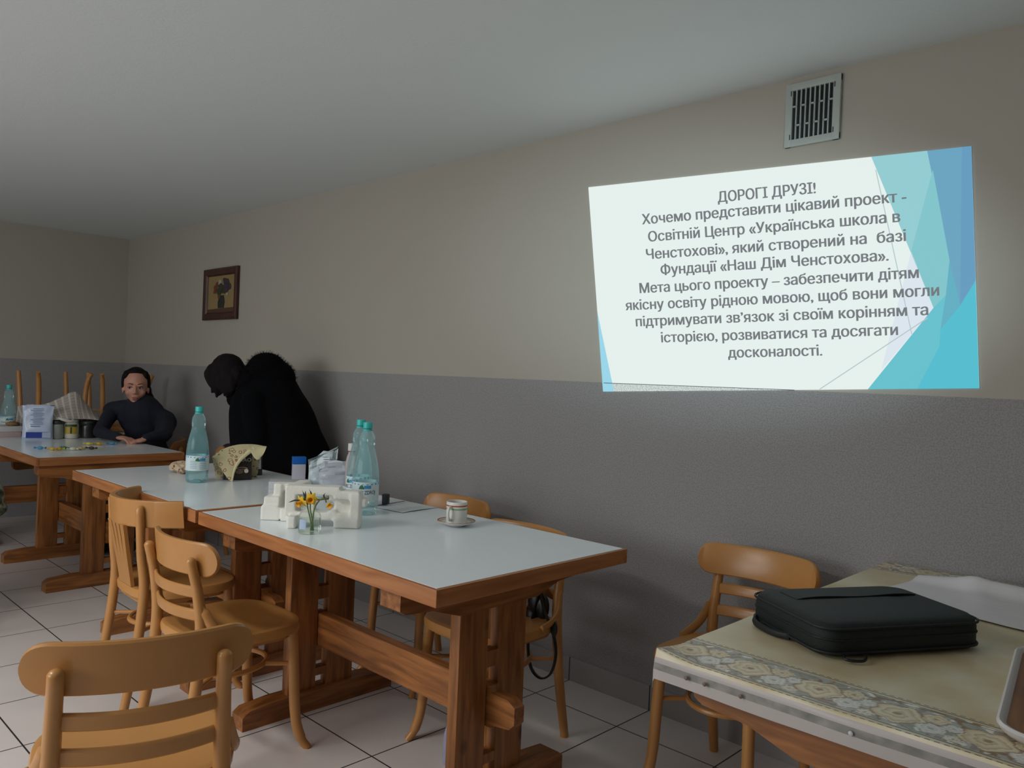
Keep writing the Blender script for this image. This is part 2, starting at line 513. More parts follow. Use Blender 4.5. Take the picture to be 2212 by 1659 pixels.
def text_mesh(body, weight=0.0, res=3):
    """letters as a flat mesh; x runs 0..width, baseline y=0; each contour is filled with its own holes"""
    c = bpy.data.curves.new('t', 'FONT'); c.body = body; c.resolution_u = res; c.fill_mode = 'NONE'
    o = bpy.data.objects.new('t', c); C.objects.link(o)
    dg = bpy.context.evaluated_depsgraph_get(); dg.update()
    me = bpy.data.meshes.new_from_object(o.evaluated_get(dg))
    bpy.data.objects.remove(o); bpy.data.curves.remove(c)
    nxt = {}
    for e in me.edges: nxt.setdefault(e.vertices[0], []).append(e.vertices[1]); nxt.setdefault(e.vertices[1], []).append(e.vertices[0])
    P = [v.co.copy() for v in me.vertices]; bpy.data.meshes.remove(me)
    seen = set(); loops = []
    for st in range(len(P)):
        if st in seen or st not in nxt: continue
        lp = [st]; seen.add(st); cur = min(nxt[st])
        while cur not in seen:
            lp.append(cur); seen.add(cur)
            cand = [k for k in nxt[cur] if k not in seen]
            if not cand: break
            cur = cand[0]
        if len(lp) > 2: loops.append([P[k] for k in lp])
    from mathutils.geometry import delaunay_2d_cdt
    def wind(p, ls):
        n = 0
        for l in ls:
            for a, b in zip(l, l[1:]+l[:1]):
                if a.y <= p.y < b.y or b.y <= p.y < a.y:
                    if (b.x-a.x)*(p.y-a.y)/(b.y-a.y)+a.x > p.x: n += 1 if b.y > a.y else -1
        return n
    bb = lambda l: (min(p.x for p in l), max(p.x for p in l), min(p.y for p in l), max(p.y for p in l))
    groups = []
    for l in loops:
        b = bb(l); mine = [l]; rest = []
        for gb, g in groups:
            if gb[0] < b[1] and b[0] < gb[1] and gb[2] < b[3] and b[2] < gb[3]:
                mine += g; b = (min(b[0], gb[0]), max(b[1], gb[1]), min(b[2], gb[2]), max(b[3], gb[3]))
            else: rest.append((gb, g))
        groups = rest + [(b, mine)]
    bm = bmesh.new()
    for gb, ls in groups:
        pts, eds = [], []
        for l in ls:
            k = len(pts); n = len(l)
            pts += [Vector((p.x, p.y)) for p in l]; eds += [(k+q, k+(q+1) % n) for q in range(n)]
        vs, _, fs, *_r = delaunay_2d_cdt(pts, eds, [], 0, 1e-5)
        bv = [bm.verts.new((p.x, p.y, 0)) for p in vs]
        for f in fs:
            c_ = sum((vs[q] for q in f), Vector((0, 0)))/len(f)
            if wind(c_, ls) != 0: bm.faces.new([bv[q] for q in f])
        bmesh.ops.delete(bm, geom=[v for v in bv if not v.link_faces], context='VERTS')
    x0 = min(v.co.x for v in bm.verts); x1 = max(v.co.x for v in bm.verts)
    for v in bm.verts: v.co.x -= x0
    return bm, x1-x0

# ------------------------------------------------------------------ the room
bm = BM(); box(bm, ((XB+XF)/2, (YW+YL)/2, -0.05), (XF-XB+0.4, YW-YL+0.4, 0.1)); o = struct('floor', bm, MFLOOR)
bm = BM(); box(bm, ((XB+XF)/2, (YW+YL)/2, ZC+0.05), (XF-XB+0.4, YW-YL+0.4, 0.1)); struct('ceiling', bm, MCEIL)
bm = BM(); box(bm, ((XB+XF)/2, YW+0.06, ZC/2), (XF-XB, 0.12, ZC)); struct('wall_right', bm, MWALL)
bm = BM(); box(bm, (XB-0.06, (YW+YL)/2, ZC/2), (0.12, YW-YL+0.24, ZC)); struct('wall_back', bm, MWALL)
bm = BM(); box(bm, (XF+0.06, (YW+YL)/2, ZC/2), (0.12, YW-YL+0.24, ZC)); struct('wall_front', bm, MWALL)
# wall opposite the projection, with the window the daylight comes through
wx0, wx1, wz0, wz1 = -2.45, 0.65, 0.95, 2.27
bm = BM()
box(bm, ((XB+wx0)/2, YL-0.06, ZC/2), (wx0-XB, 0.12, ZC)); box(bm, ((XF+wx1)/2, YL-0.06, ZC/2), (XF-wx1, 0.12, ZC))
box(bm, ((wx0+wx1)/2, YL-0.06, wz0/2), (wx1-wx0, 0.12, wz0)); box(bm, ((wx0+wx1)/2, YL-0.06, (wz1+ZC)/2), (wx1-wx0, 0.12, ZC-wz1))
struct('wall_left', bm, MWALL)
bm = BM()
for k in range(4): box(bm, (wx0+0.03+(wx1-wx0-0.06)*k/3, YL-0.03, (wz0+wz1)/2), (0.06, 0.06, wz1-wz0))
for z in (wz0+0.03, wz1-0.03): box(bm, ((wx0+wx1)/2, YL-0.03, z), (wx1-wx0, 0.06, 0.06))
struct('window_1', bm, plain('window_frame_white', srgb(225, 225, 220), 0.4))
bm = BM(); box(bm, ((XB+XF)/2, YW-0.004, 0.05), (XF-XB, 0.008, 0.10)); struct('baseboard_right', bm, MBASE)

# fixture for the added fill light, unseen behind the camera
lt = thing('added_fill_fixture', 'long white ceiling fixture, added unseen behind the camera for fill light', 'lamp', (-0.5, -2.45, ZC))
bm = BM(); box(bm, (0, 0, -0.012), (1.24, 0.32, 0.024), bevel=0.004); obj('fixture_base', bm, plain('fixture_white', srgb(225, 225, 222), 0.4), lt)
bm = BM()
bm.free()
for s_ in (-1, 1):
    bm = BM(); box(bm, (s_*0.612, 0, -0.05), (0.012, 0.30, 0.055), bevel=0.003); obj('end_cap', bm, plain('fixture_cap', srgb(215, 215, 212), 0.4), lt)
# projector on its stand, just outside the picture
pj = thing('projector', 'grey projector on a tripod stand at the right, outside the photo', 'projector', (2.70, -1.53, 0), math.radians(37))
bm = BM(); box(bm, (0, 0, 1.29), (0.30, 0.22, 0.10), bevel=0.012); obj('projector_body', bm, plain('projector_grey', srgb(190, 190, 192), 0.4), pj)
bm = BM(); lathe(bm, [(0.030, 0.0), (0.034, 0.004), (0.034, 0.02), (0.028, 0.022), (0.024, 0.012), (0.002, 0.012)], 24)
for v in bm.verts: v.co = Matrix.Rotation(-PI/2, 3, 'X') @ v.co + Vector((0.0, 0.108, 1.30))
obj('lens', bm, plain('lens_black', srgb(24, 24, 28), 0.15), pj)
bm = BM(); tube(bm, [(0, 0, 0.35), (0, 0, 1.24)], 0.016, 12); obj('pole', bm, plain('stand_black', srgb(28, 28, 28), 0.4), pj)
for k in range(3):
    a_ = 2*PI*k/3
    bm = BM(); tube(bm, [(0, 0, 0.55), (0.30*math.cos(a_), 0.30*math.sin(a_), 0.008)], 0.010, 10); obj('leg', bm, plain('stand_leg_black', srgb(28, 28, 28), 0.4), pj)
# ventilation grille
def vent():
    t = thing('ventilation_grille', 'square pale plastic ventilation grille high on the wall above the projected slide', 'vent', (0.992, YW, 2.30))
    W2, H2 = 0.0985, 0.113
    fr = plain('vent_plastic', srgb(176, 184, 178), 0.45)
    bm = BM()
    for x in (-W2+0.013, W2-0.013): box(bm, (x, -0.007, 0), (0.026, 0.014, 2*H2), bevel=0.003)
    for z in (-H2+0.013, H2-0.013): box(bm, (0, -0.007, z), (2*W2, 0.0138, 0.026), bevel=0.003)
    obj('frame', bm, fr, t)
    iw = W2-0.024; ih = H2-0.024
    bm = BM()
    n = 9; st = 2*iw/n
    for k in range(n+1): box(bm, (-iw+k*st, -0.009, 0), (0.0042, 0.008, 2*ih))
    for k in range(n):
        z = (0.030 if k % 2 == 0 else -0.038)
        box(bm, (-iw+(k+0.5)*st, -0.009, z), (st, 0.008, 0.0055))
    obj('bars', bm, fr, t)
    bm = BM(); box(bm, (0, -0.002, 0), (2*iw+0.004, 0.003, 2*ih+0.004))  # solid plate, the shade inside the shaft put into its dark colour
    obj('shaft_shade_plate', bm, plain('vent_shade_dark', srgb(38, 48, 54), 0.8), t)
    for x in (-1, 1):
        for z in (-1, 1):
            bm = BM(); box(bm, (x*(W2-0.021), -0.0145, z*(H2-0.035)), (0.003, 0.002, 0.018))
            obj('clip_slot', bm, plain('slot_dark', srgb(60, 66, 66), 0.7), t)
vent()

# ------------------------------------------------------------------ the projected slide
SL = [Vector((-0.007, 2.174)), Vector((1.496, 2.092)), Vector((1.547, 1.347)), Vector((0.120, 1.279))]   # tl tr br bl (x,z)
def solve_h():
    import numpy as np
    A = []
    for (u, v), q in zip(((0, 9), (16, 9), (16, 0), (0, 0)), SL):
        A += [[u, v, 1, 0, 0, 0, -q.x*u, -q.x*v, -q.x], [0, 0, 0, u, v, 1, -q.y*u, -q.y*v, -q.y]]
    return np.linalg.svd(np.array(A, float))[2][-1]
HM = [float(x) for x in solve_h()]
def sl(u, v, d=0.0):
    k = HM[6]*u+HM[7]*v+HM[8]
    return Vector(((HM[0]*u+HM[1]*v+HM[2])/k, YW-0.004-d, (HM[3]*u+HM[4]*v+HM[5])/k))
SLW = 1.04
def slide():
    t = thing('projected_slide', 'bright projected slide with grey text and blue angular shapes at its right', 'projection', (0, 0, 0))  # the beam's light on the wall, built as thin glowing panels
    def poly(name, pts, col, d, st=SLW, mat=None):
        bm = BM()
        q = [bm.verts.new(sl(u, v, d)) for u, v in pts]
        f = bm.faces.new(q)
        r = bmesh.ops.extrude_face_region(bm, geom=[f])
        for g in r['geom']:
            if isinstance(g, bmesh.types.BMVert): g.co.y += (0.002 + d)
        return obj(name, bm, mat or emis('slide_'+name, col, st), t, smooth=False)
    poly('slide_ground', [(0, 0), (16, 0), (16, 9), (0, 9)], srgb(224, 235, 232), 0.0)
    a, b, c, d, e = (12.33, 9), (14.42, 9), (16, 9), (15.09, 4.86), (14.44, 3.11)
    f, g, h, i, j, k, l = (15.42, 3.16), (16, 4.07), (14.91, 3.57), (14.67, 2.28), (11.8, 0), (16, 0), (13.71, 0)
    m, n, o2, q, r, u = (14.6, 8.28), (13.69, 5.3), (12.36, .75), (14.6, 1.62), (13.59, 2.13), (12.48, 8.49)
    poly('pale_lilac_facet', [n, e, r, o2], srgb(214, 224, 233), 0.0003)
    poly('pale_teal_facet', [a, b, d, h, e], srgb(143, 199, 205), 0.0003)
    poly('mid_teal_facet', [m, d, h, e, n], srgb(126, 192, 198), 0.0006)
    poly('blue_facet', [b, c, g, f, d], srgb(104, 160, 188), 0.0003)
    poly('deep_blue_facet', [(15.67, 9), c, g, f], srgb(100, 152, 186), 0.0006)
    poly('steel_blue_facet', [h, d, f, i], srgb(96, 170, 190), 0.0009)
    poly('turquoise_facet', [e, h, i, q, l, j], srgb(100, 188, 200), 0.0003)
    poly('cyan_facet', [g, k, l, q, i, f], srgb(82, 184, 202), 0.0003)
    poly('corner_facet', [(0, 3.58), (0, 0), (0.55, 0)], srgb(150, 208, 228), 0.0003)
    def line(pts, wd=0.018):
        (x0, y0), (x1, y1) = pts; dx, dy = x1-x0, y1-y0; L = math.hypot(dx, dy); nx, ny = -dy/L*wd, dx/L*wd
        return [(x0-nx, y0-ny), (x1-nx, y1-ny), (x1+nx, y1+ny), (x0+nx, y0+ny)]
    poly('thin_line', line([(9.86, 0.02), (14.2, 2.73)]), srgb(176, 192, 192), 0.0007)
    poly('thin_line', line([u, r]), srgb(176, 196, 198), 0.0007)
    # the lower left strip falls on the grey dado and its glow is coloured darker there
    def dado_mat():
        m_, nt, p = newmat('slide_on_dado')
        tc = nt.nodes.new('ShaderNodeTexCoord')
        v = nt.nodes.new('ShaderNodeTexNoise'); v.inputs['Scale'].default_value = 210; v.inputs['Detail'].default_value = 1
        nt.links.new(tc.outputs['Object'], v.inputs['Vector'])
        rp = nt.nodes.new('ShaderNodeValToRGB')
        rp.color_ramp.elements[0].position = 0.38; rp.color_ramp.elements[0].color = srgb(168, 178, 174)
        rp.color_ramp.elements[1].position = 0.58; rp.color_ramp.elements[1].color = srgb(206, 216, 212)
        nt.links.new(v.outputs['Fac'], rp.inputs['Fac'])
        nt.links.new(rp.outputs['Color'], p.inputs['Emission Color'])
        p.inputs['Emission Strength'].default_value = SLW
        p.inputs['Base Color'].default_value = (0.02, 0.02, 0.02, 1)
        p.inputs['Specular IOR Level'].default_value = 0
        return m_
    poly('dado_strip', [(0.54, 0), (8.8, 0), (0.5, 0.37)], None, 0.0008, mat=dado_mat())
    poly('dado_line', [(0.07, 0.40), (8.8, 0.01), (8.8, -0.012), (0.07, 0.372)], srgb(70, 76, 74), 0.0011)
    lines = [(5.99, 10.09, 7.82, 'ДОРОГІ ДРУЗІ!'), (2.49, 13.58, 7.19, 'Хочемо представити цікавий проект -'),
             (2.73, 13.32, 6.44, 'Освітній Центр «Українська школа в'), (2.58, 13.51, 5.70, 'Ченстохові», який створений на  базі'),
             (3.21, 12.82, 5.00, 'Фундації «Наш Дім Ченстохова».'), (2.16, 13.93, 4.27, 'Мета цього проекту – забезпечити дітям'),
             (1.43, 14.66, 3.56, 'якісну освіту рідною мовою, щоб вони могли'), (1.87, 14.23, 2.84, 'підтримувати зв’язок зі своїм корінням та'),
             (3.02, 13.06, 2.11, 'історією, розвиватися та досягати'), (6.04, 10.03, 1.38, 'досконалості.')]
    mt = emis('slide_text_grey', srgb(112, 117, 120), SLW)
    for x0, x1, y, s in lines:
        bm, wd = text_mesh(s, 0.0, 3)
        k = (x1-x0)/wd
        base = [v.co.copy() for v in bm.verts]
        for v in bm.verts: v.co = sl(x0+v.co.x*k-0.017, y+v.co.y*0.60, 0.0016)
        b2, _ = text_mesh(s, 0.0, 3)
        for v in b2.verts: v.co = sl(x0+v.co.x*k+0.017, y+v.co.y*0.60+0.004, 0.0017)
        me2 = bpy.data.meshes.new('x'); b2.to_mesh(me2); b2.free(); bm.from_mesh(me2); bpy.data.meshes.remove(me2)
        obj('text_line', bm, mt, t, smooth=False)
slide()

# ------------------------------------------------------------------ picture on the wall
def picture():
    x0, x1, z0, z1 = -3.73, -3.19, 1.668, 2.052
    cx, cz = (x0+x1)/2, (z0+z1)/2; W2, H2 = (x1-x0)/2, (z1-z0)/2
    t = thing('framed_picture', 'small framed picture of a vase of flowers in a reddish brown frame on the wall', 'picture', (cx, YW, cz))
    fm = wood('frame_mahogany', srgb(84, 48, 36), srgb(50, 26, 20), 'z', 0.45, knots=False)
    bm = BM()
    fw = 0.055
    prof = [(0, 0.0), (0, 0.020), (0.012, 0.026), (0.030, 0.018), (0.044, 0.020), (0.055, 0.008), (0.055, 0.0)]
    cs = [(-W2, -H2), (W2, -H2), (W2, H2), (-W2, H2)]
    rs = []
    for sx, sz in ((-1, -1), (1, -1), (1, 1), (-1, 1)):
        rs.append([Vector((sx*(W2-a), -0.002-b, sz*(H2-a))) for a, b in prof])
    vr = [[bm.verts.new(p) for p in r] for r in rs]
    for i in range(4):
        A, B = vr[i], vr[(i+1) % 4]
        for k in range(len(prof)):
            l = (k+1) % len(prof)
            bm.faces.new((A[k], A[l], B[l], B[k]))
    obj('frame', bm, fm, t, angle=20)
    can = plain('canvas_ochre', srgb(150, 128, 84), 0.6, var=0.25, vscale=7)
    mats = [can, plain('vase_dark', srgb(42, 46, 40), 0.6), plain('bloom_white', srgb(168, 164, 150), 0.7), plain('bloom_red', srgb(108, 58, 40), 0.7),
            plain('bloom_purple', srgb(62, 52, 62), 0.7), plain('table_brown', srgb(88, 58, 44), 0.7), plain('leaf_dark', srgb(58, 56, 40), 0.7)]
    bm = BM()
    iw, ih = W2-0.05, H2-0.05
    def flat(pts, mi, d):
        f = prism(bm, pts, 0, 0.0008, Matrix.Translation((0, -0.006-d, 0)) @ Matrix.Rotation(PI/2, 4, 'X'))
        for q in f: q.material_index = mi
    flat([(-iw, -ih), (iw, -ih), (iw, ih), (-iw, ih)], 0, 0)
    flat([(-iw, -ih), (iw, -ih), (iw, -ih*0.72), (-iw, -ih*0.78)], 5, 0.001)
    flat([(-0.045, -0.105), (0.05, -0.105), (0.062, -0.06), (0.045, -0.01), (-0.02, -0.01), (-0.05, -0.06)], 1, 0.002)
    rnd = random.Random(3)
    def blob(x, z, r, mi, d):
        flat([(x+r*1.25*math.cos(a)*(0.8+0.4*rnd.random()), z+r*math.sin(a)*(0.8+0.4*rnd.random())) for a in [2*PI*k/10 for k in range(10)]], mi, d)
    for x, z, r, mi in ((-0.03, 0.02, .03, 6), (0.05, 0.03, .035, 6), (0.0, 0.05, .03, 6), (-0.09, 0.05, .022, 3), (-0.06, 0.075, .02, 3), (-0.02, 0.085, .024, 2), (0.03, 0.06, .018, 2),
                        (-0.1, 0.02, .018, 3), (-0.05, 0.025, .02, 3), (0.08, 0.08, .032, 4), (0.12, 0.05, .028, 4), (0.09, 0.03, .024, 4), (0.05, 0.1, .02, 4), (0.1, 0.0, .014, 2), (-0.03, -0.02, .018, 3)):
        blob(x, z, r, mi, 0.003+rnd.random()*0.002)
    obj('painting', bm, mats, t, smooth=False)
picture()

# ------------------------------------------------------------------ tables
def table(label, x0, x1, y0, y1, tr, group='trestle dining tables', axis='x', top=TH):
    """local x is the long side; tr = the two trestle positions along it"""
    L, Wd = (x1-x0, y1-y0) if axis == 'x' else (y1-y0, x1-x0)
    t = thing('dining_table', label, 'table', ((x0+x1)/2, (y0+y1)/2, 0), 0 if axis == 'x' else PI/2, group)
    bm = BM(); box(bm, (0, 0, top-0.0125), (L-0.022, Wd-0.022, 0.025)); obj('tabletop', bm, LAM, t, smooth=False)
    for s in (-1, 1):
        bm = BM(); box(bm, (0, s*(Wd/2-0.0105), top-0.0245), (L, 0.021, 0.047), bevel=0.003); obj('edging', bm, EDGE['x'], t)
        bm = BM(); box(bm, (s*(L/2-0.0105), 0, top-0.0245), (0.0209, Wd-0.03, 0.0468), bevel=0.003); obj('edging', bm, EDGE['y'], t)
    bm = BM(); box(bm, (0, 0, top-0.037), (L-0.04, Wd-0.04, 0.022)); obj('underboard', bm, PINE['x'], t, smooth=False)
    for x in tr:
        # beam under the top, cut away at both ends
        bm = BM()
        zt, hb = top-0.049, 0.105
        h2 = Wd/2-0.022
        poly = [(-h2, zt), (-h2, zt-0.052), (-h2+0.02, zt-0.064), (-h2+0.12, zt-0.072), (-0.17, zt-hb), (0.17, zt-hb), (h2-0.12, zt-0.072), (h2-0.02, zt-0.064), (h2, zt-0.052), (h2, zt)]
        M = Matrix.Translation((x, 0, 0)) @ Matrix(((0, 0, 1, 0), (1, 0, 0, 0), (0, 1, 0, 0), (0, 0, 0, 1)))
        prism(bm, poly, -0.045, 0.045, M); bevel_all(bm, 0.005)
        obj('top_beam', bm, PINE['y'], t)
        for s in (-1, 1):
            bm = BM(); box(bm, (x, s*0.085, (0.065+zt-hb+0.004)/2), (0.044, 0.122, zt-hb-0.061), bevel=0.006)
            obj('post', bm, PINE['z'], t)
        bm = BM()
        fp = [(-0.335, 0.0), (-0.335, 0.05), (-0.31, 0.068), (-0.20, 0.078), (0.20, 0.078), (0.31, 0.068), (0.335, 0.05), (0.335, 0.0)]
        prism(bm, fp, -0.040, 0.040, M); bevel_all(bm, 0.008)
        obj('foot', bm, PINE['y'], t)
        for z, hh in ((0.14, 0.03), (0.475, 0.06)):
            bm = BM(); box(bm, (x, 0, z if z < .3 else 0.45), (0.04, 0.052, hh if z < .3 else 0.05)); obj('spacer', bm, PINE['z'], t, smooth=False)
    bm = BM()
    a, b = min(tr)-0.14, max(tr)+0.14
    bp = [(a, 0.285), (a+0.02, 0.265), (a+0.09, 0.255), (a+0.10, 0.245), (b-0.10, 0.245), (b-0.09, 0.255), (b-0.02, 0.265), (b, 0.285), (b, 0.335), (b-0.03, 0.352), (b-0.10, 0.352), (b-0.11, 0.37),
          (a+0.11, 0.37), (a+0.10, 0.352), (a+0.03, 0.352), (a, 0.335)]
    prism(bm, bp, -0.021, 0.021, Matrix.Rotation(PI/2, 4, 'X')); bevel_all(bm, 0.005)
    obj('stretcher', bm, PINE['x'], t)
    return t

YA0, YA1 = -0.323, 0.506
table('white topped pine trestle table nearest the camera, with the cup and the styrofoam packing', -0.697, 0.672, YA0, YA1, (-0.478, 0.468))
table('white topped pine trestle table in the middle of the row, with the brown cocoa pouch', -2.117, -0.722, YA0, YA1, (-0.43, 0.48))
table('white topped pine trestle table where the woman in the dark turtleneck sits', -4.09, -2.722, YA0, YA1, (-0.25, 0.615))
table('pine trestle table by the back wall carrying the upturned chairs', -4.94, -4.105, -0.42, 0.96, (-0.46, 0.46), axis='y')
table('pine trestle table in the right foreground under the floral tablecloth', 1.318, 2.145, -0.275, 1.055, (-0.53, 0.46), axis='y')

# ------------------------------------------------------------------ chairs (local +y is the front)
def back_curve(u, half, zc, depth, ymid):
    """u in -1..1 along the back; ends come forward"""
    return Vector((u*half, ymid + depth*u*u, zc))

def rail_bm(half, z0, z1, ymid, depth, th, round_end=True, wrap=2.0):
    bm = BM(); N = 36
    zc, hh = (z0+z1)/2, (z1-z0)/2
    rs = []
    for i in range(N+1):
        u = math.sin(PI/2*(-1 + 2*i/N)) if round_end else -1 + 2*i/N
        e = (1-abs(u))*half
        r = hh
        if round_end and e < hh: h = max(0.010, hh*(max(0.0, 1-((hh-e)/hh)**2.4))**(1/2.4))
        else: h = hh
        y = ymid + depth*abs(u)**wrap
        dy = depth*wrap*abs(u)**(wrap-1)*(1 if u > 0 else -1)/half
        nrm = Vector((-dy, 1, 0)).normalized()
        p = Vector((u*half, y, zc))
        lean = 0.10
        ring = []
        for a, b in ((-1, -1), (-1, 1), (1, 1), (1, -1)):
            ring.append((a, b))
        sec = [(-th/2, -h+0.004), (-th/2, h-0.006), (-th/2+0.004, h-0.001), (0, h), (th/2-0.004, h-0.001), (th/2, h-0.006), (th/2, -h+0.004), (th/2-0.004, -h), (-th/2+0.004, -h)]
        rs.append([p + nrm*a + Vector((0, -b*lean, b)) for a, b in sec])
    rings(bm, rs)
    return bm

def seat_bm(hw=0.210, f=0.205, b=-0.200, z=0.45, th=0.038):
    bm = BM()
    def outline(inset):
        pts = []
        n = 40
        for k in range(n):
            a = 2*PI*k/n
            ca, sa = math.cos(a), math.sin(a)
            e = 3.3
            x = math.copysign(abs(ca)**(2/e), ca)*(hw-inset); y = math.copysign(abs(sa)**(2/e), sa)
            y = y*((f if y > 0 else -b)-inset)
            x *= 1.0 + 0.03*(y/f)
            pts.append((x, y))
        return pts
    dish = lambda x, y: -0.008*max(0, 1-(x/0.17)**2-(y/0.17)**2)
    rs = []
    for ins, zz in ((0.012, z-th), (0.002, z-th+0.004), (0.0, z-0.014), (0.004, z-0.003), (0.012, z), (0.024, z-0.001), (0.06, z-0.004), (0.11, z-0.009), (0.17, z-0.011)):
        rs.append([Vector((x, y, zz)) for x, y in outline(ins)])
    rings(bm, rs)
    return bm

SEATZ = 0.452
def chair(name, label, style='ladder', group='honey coloured bentwood chairs', H=0.765):
    t = thing(name, label, 'chair', (0, 0, 0), 0, group)
    obj('seat', seat_bm(z=SEATZ), BEECH2, t)
    for s in (-1, 1):
        bm = BM(); tube(bm, spline([(s*0.155, 0.150, SEATZ-0.02), (s*0.160, 0.158, 0.30), (s*0.166, 0.168, 0.12), (s*0.176, 0.186, 0.04), (s*0.188, 0.208, 0.0)], 5), [0.0185]*10+[0.0175]*6+[0.0145]*5, 12)
        obj('front_leg', bm, BEECH, t)
    for s in (-1, 1):
        bm = BM()
        pts = spline([(s*0.170, -0.245, 0.0), (s*0.166, -0.205, 0.22), (s*0.163, -0.182, SEATZ), (s*0.159, -0.196, 0.60), (s*0.156, -0.222 if style == 'ladder' else -0.206, H-0.055 if style == 'ladder' else H-0.03)], 6)
        n = len(pts); rr = [0.016+0.003*math.sin(PI*min(1, i/(n-1)*1.2)) for i in range(n)]
        tube(bm, pts + [pts[-1]+Vector((0, -0.001, 0.006)), pts[-1]+Vector((0, -0.002, 0.010))], rr + [0.012, 0.005], 12)
        obj('back_post', bm, BEECH, t)
    if style == 'ladder':
        obj('top_rail', rail_bm(0.218, H-0.110, H, -0.220, 0.060, 0.019), BEECH, t)
        for z in (0.605, 0.530):
            y = -0.186 if z < 0.56 else -0.196
            obj('slat', rail_bm(0.150, z-0.019, z+0.019, y-0.032, 0.034, 0.014, False), BEECH, t)
        for s in (-1, 1):
            bm = BM(); tube(bm, spline([(s*0.170, -0.190, 0.565), (s*0.181, -0.172, 0.525), (s*0.193, -0.150, 0.487), (s*0.203, -0.110, 0.462), (s*0.206, -0.05, 0.446)], 6), [0.006]*3+[0.0105]*22, 10, flat=(0.8, 1.5))
            obj('side_brace', bm, BEECH, t)
    else:
        obj('top_rail', rail_bm(0.238, H-0.105, H, -0.236, 0.165, 0.026, False, 2.4), BEECH, t)
        bm = BM()
        N = 22
        for k in range(4):
            rs = []
            for i in range(N+1):
                v = i/N
                z = SEATZ + 0.0 + v*(H-0.10-SEATZ)
                halfw = 0.074 - 0.022*math.sin(PI*min(1, v*1.15))**1.0*(1-v) + 0.02*v
                halfw = 0.066 + 0.022*v*v
                gap = 0.0 if v < 0.45 else 0.005*min(1, (v-0.45)/0.3)
                a0 = -halfw + 2*halfw*k/4 + (gap if k > 0 else 0); a1 = -halfw + 2*halfw*(k+1)/4 - (gap if k < 3 else 0)
                y = -0.190 - 0.045*v*v - 0.010*math.sin(PI*v)
                rs.append([Vector((a0, y-0.007, z)), Vector((a1, y-0.007, z)), Vector((a1, y+0.007, z)), Vector((a0, y+0.007, z))])
            rings(bm, rs)
        obj('splat', bm, BEECH, t)
    # hoop below the seat
    bm = BM()
    tube(bm, [(0.128*math.cos(2*PI*k/28), -0.02+0.150*math.sin(2*PI*k/28), 0.300) for k in range(28)], 0.0095, 8, True)
    for sx in (-1, 1):
        tube(bm, [(sx*0.095, 0.08, 0.300), (sx*0.160, 0.158, 0.300)], 0.008, 8)
        tube(bm, [(sx*0.10, -0.11, 0.300), (sx*0.163, -0.193, 0.300)], 0.008, 8)
    obj('hoop', bm, BEECH, t)
    bm = BM()
    pts = rrect(0.33, 0.33, 0.06, 5)
    prism(bm, [(x, y-0.01) for x, y in pts], SEATZ-0.060, SEATZ-0.030)
    obj('seat_frame', bm, BEECH, t, angle=50)
    return t

ladder = chair('bentwood_chair', 'bentwood chair nearest the camera at bottom left, seen from behind')
def put(o, x, y, rot, label, z=0, flip=False):
    o.location = (x, y, z); o['label'] = label
    o.rotation_euler = (PI if flip else 0, 0, rot)
    return o
def more(x, y, rot, label, z=0, flip=False): return put(copy_tree(ladder), x, y, rot, label, z, flip)
put(ladder, 0.345, -0.930, math.radians(71.6), ladder['label'])
more(-0.385, -0.340, math.radians(1), 'ladder-back bentwood chair pushed in at the near table, whole seat showing')
more(-0.480, 0.618, math.radians(180), 'bentwood chair by the wall whose rounded top rail rises behind the cup')
more(0.172, 0.378, math.radians(180), 'bentwood chair behind the near table with the black strapped pouch hanging on it')
more(0.945, 0.705, math.radians(180), 'bentwood chair against the wall between the near table and the tablecloth table')
wc = more(-3.78, 0.72, math.radians(150), 'bentwood chair the woman in the dark turtleneck sits on')
more(-2.93, 0.705, math.radians(170), 'bentwood chair behind the bottle on the middle table, dark jacket over its back')
more(-4.56, 0.28, math.radians(94), 'upturned bentwood chair on the back table, left of the pair', TH+SEATZ, True)
more(-4.50, 0.735, math.radians(86), 'upturned bentwood chair on the back table, right of the pair beside the woman', TH+SEATZ, True)
put(chair('splat_back_chair', '', 'splat', H=0.80), -1.030, -0.255, math.radians(-2), 'bentwood chair with wraparound top rail and a slotted splat at the middle table')

# ------------------------------------------------------------------ bottles
PET = thin_clear('teal_plastic', (0.92, 0.98, 0.985, 1), 0.06, 0.18, srgb(185, 238, 242), 1.28)
WATER = thin_clear('still_water', (0.93, 0.985, 0.985, 1), 0.02, 0.03, srgb(150, 220, 224), 1.2)
CAPM = plain('turquoise_cap', srgb(60, 190, 185), 0.4)
LABW = plain('label_white', srgb(214, 228, 230), 0.5)
LABG = plain('label_green', srgb(58, 120, 80), 0.5)
LABB = plain('label_blue', srgb(70, 150, 205), 0.5)
INK = plain('label_navy_ink', srgb(32, 48, 88), 0.5)
def on_cyl(r, a, z): return Vector((r*math.cos(a), r*math.sin(a), z))
def wrap_text(bm, s, r, a0, z, size, squeeze=1.0, slope=0.0):
    tb, wd = text_mesh(s, 0.0, 2)
    for v in tb.verts:
        x = (v.co.x-wd/2)*size*squeeze
        v.co = on_cyl(r, a0 + x/r, z + v.co.y*size + slope*x)
    me = bpy.data.meshes.new('x'); tb.to_mesh(me); tb.free(); bm.from_mesh(me); bpy.data.meshes.remove(me)
def cyl_patch(bm, r, a0, a1, z0, z1, zf=None, n=14):
    vs = []
    for i in range(n+1):
        u = i/n; a = a0+(a1-a0)*u
        zt = z1 if zf is None else z0+(z1-z0)*zf(u)
        vs.append((bm.verts.new(on_cyl(r, a, z0)), bm.verts.new(on_cyl(r, a, max(zt, z0+1e-4)))))
    for (a, b), (c, d) in zip(vs, vs[1:]): bm.faces.new((a, c, d, b))

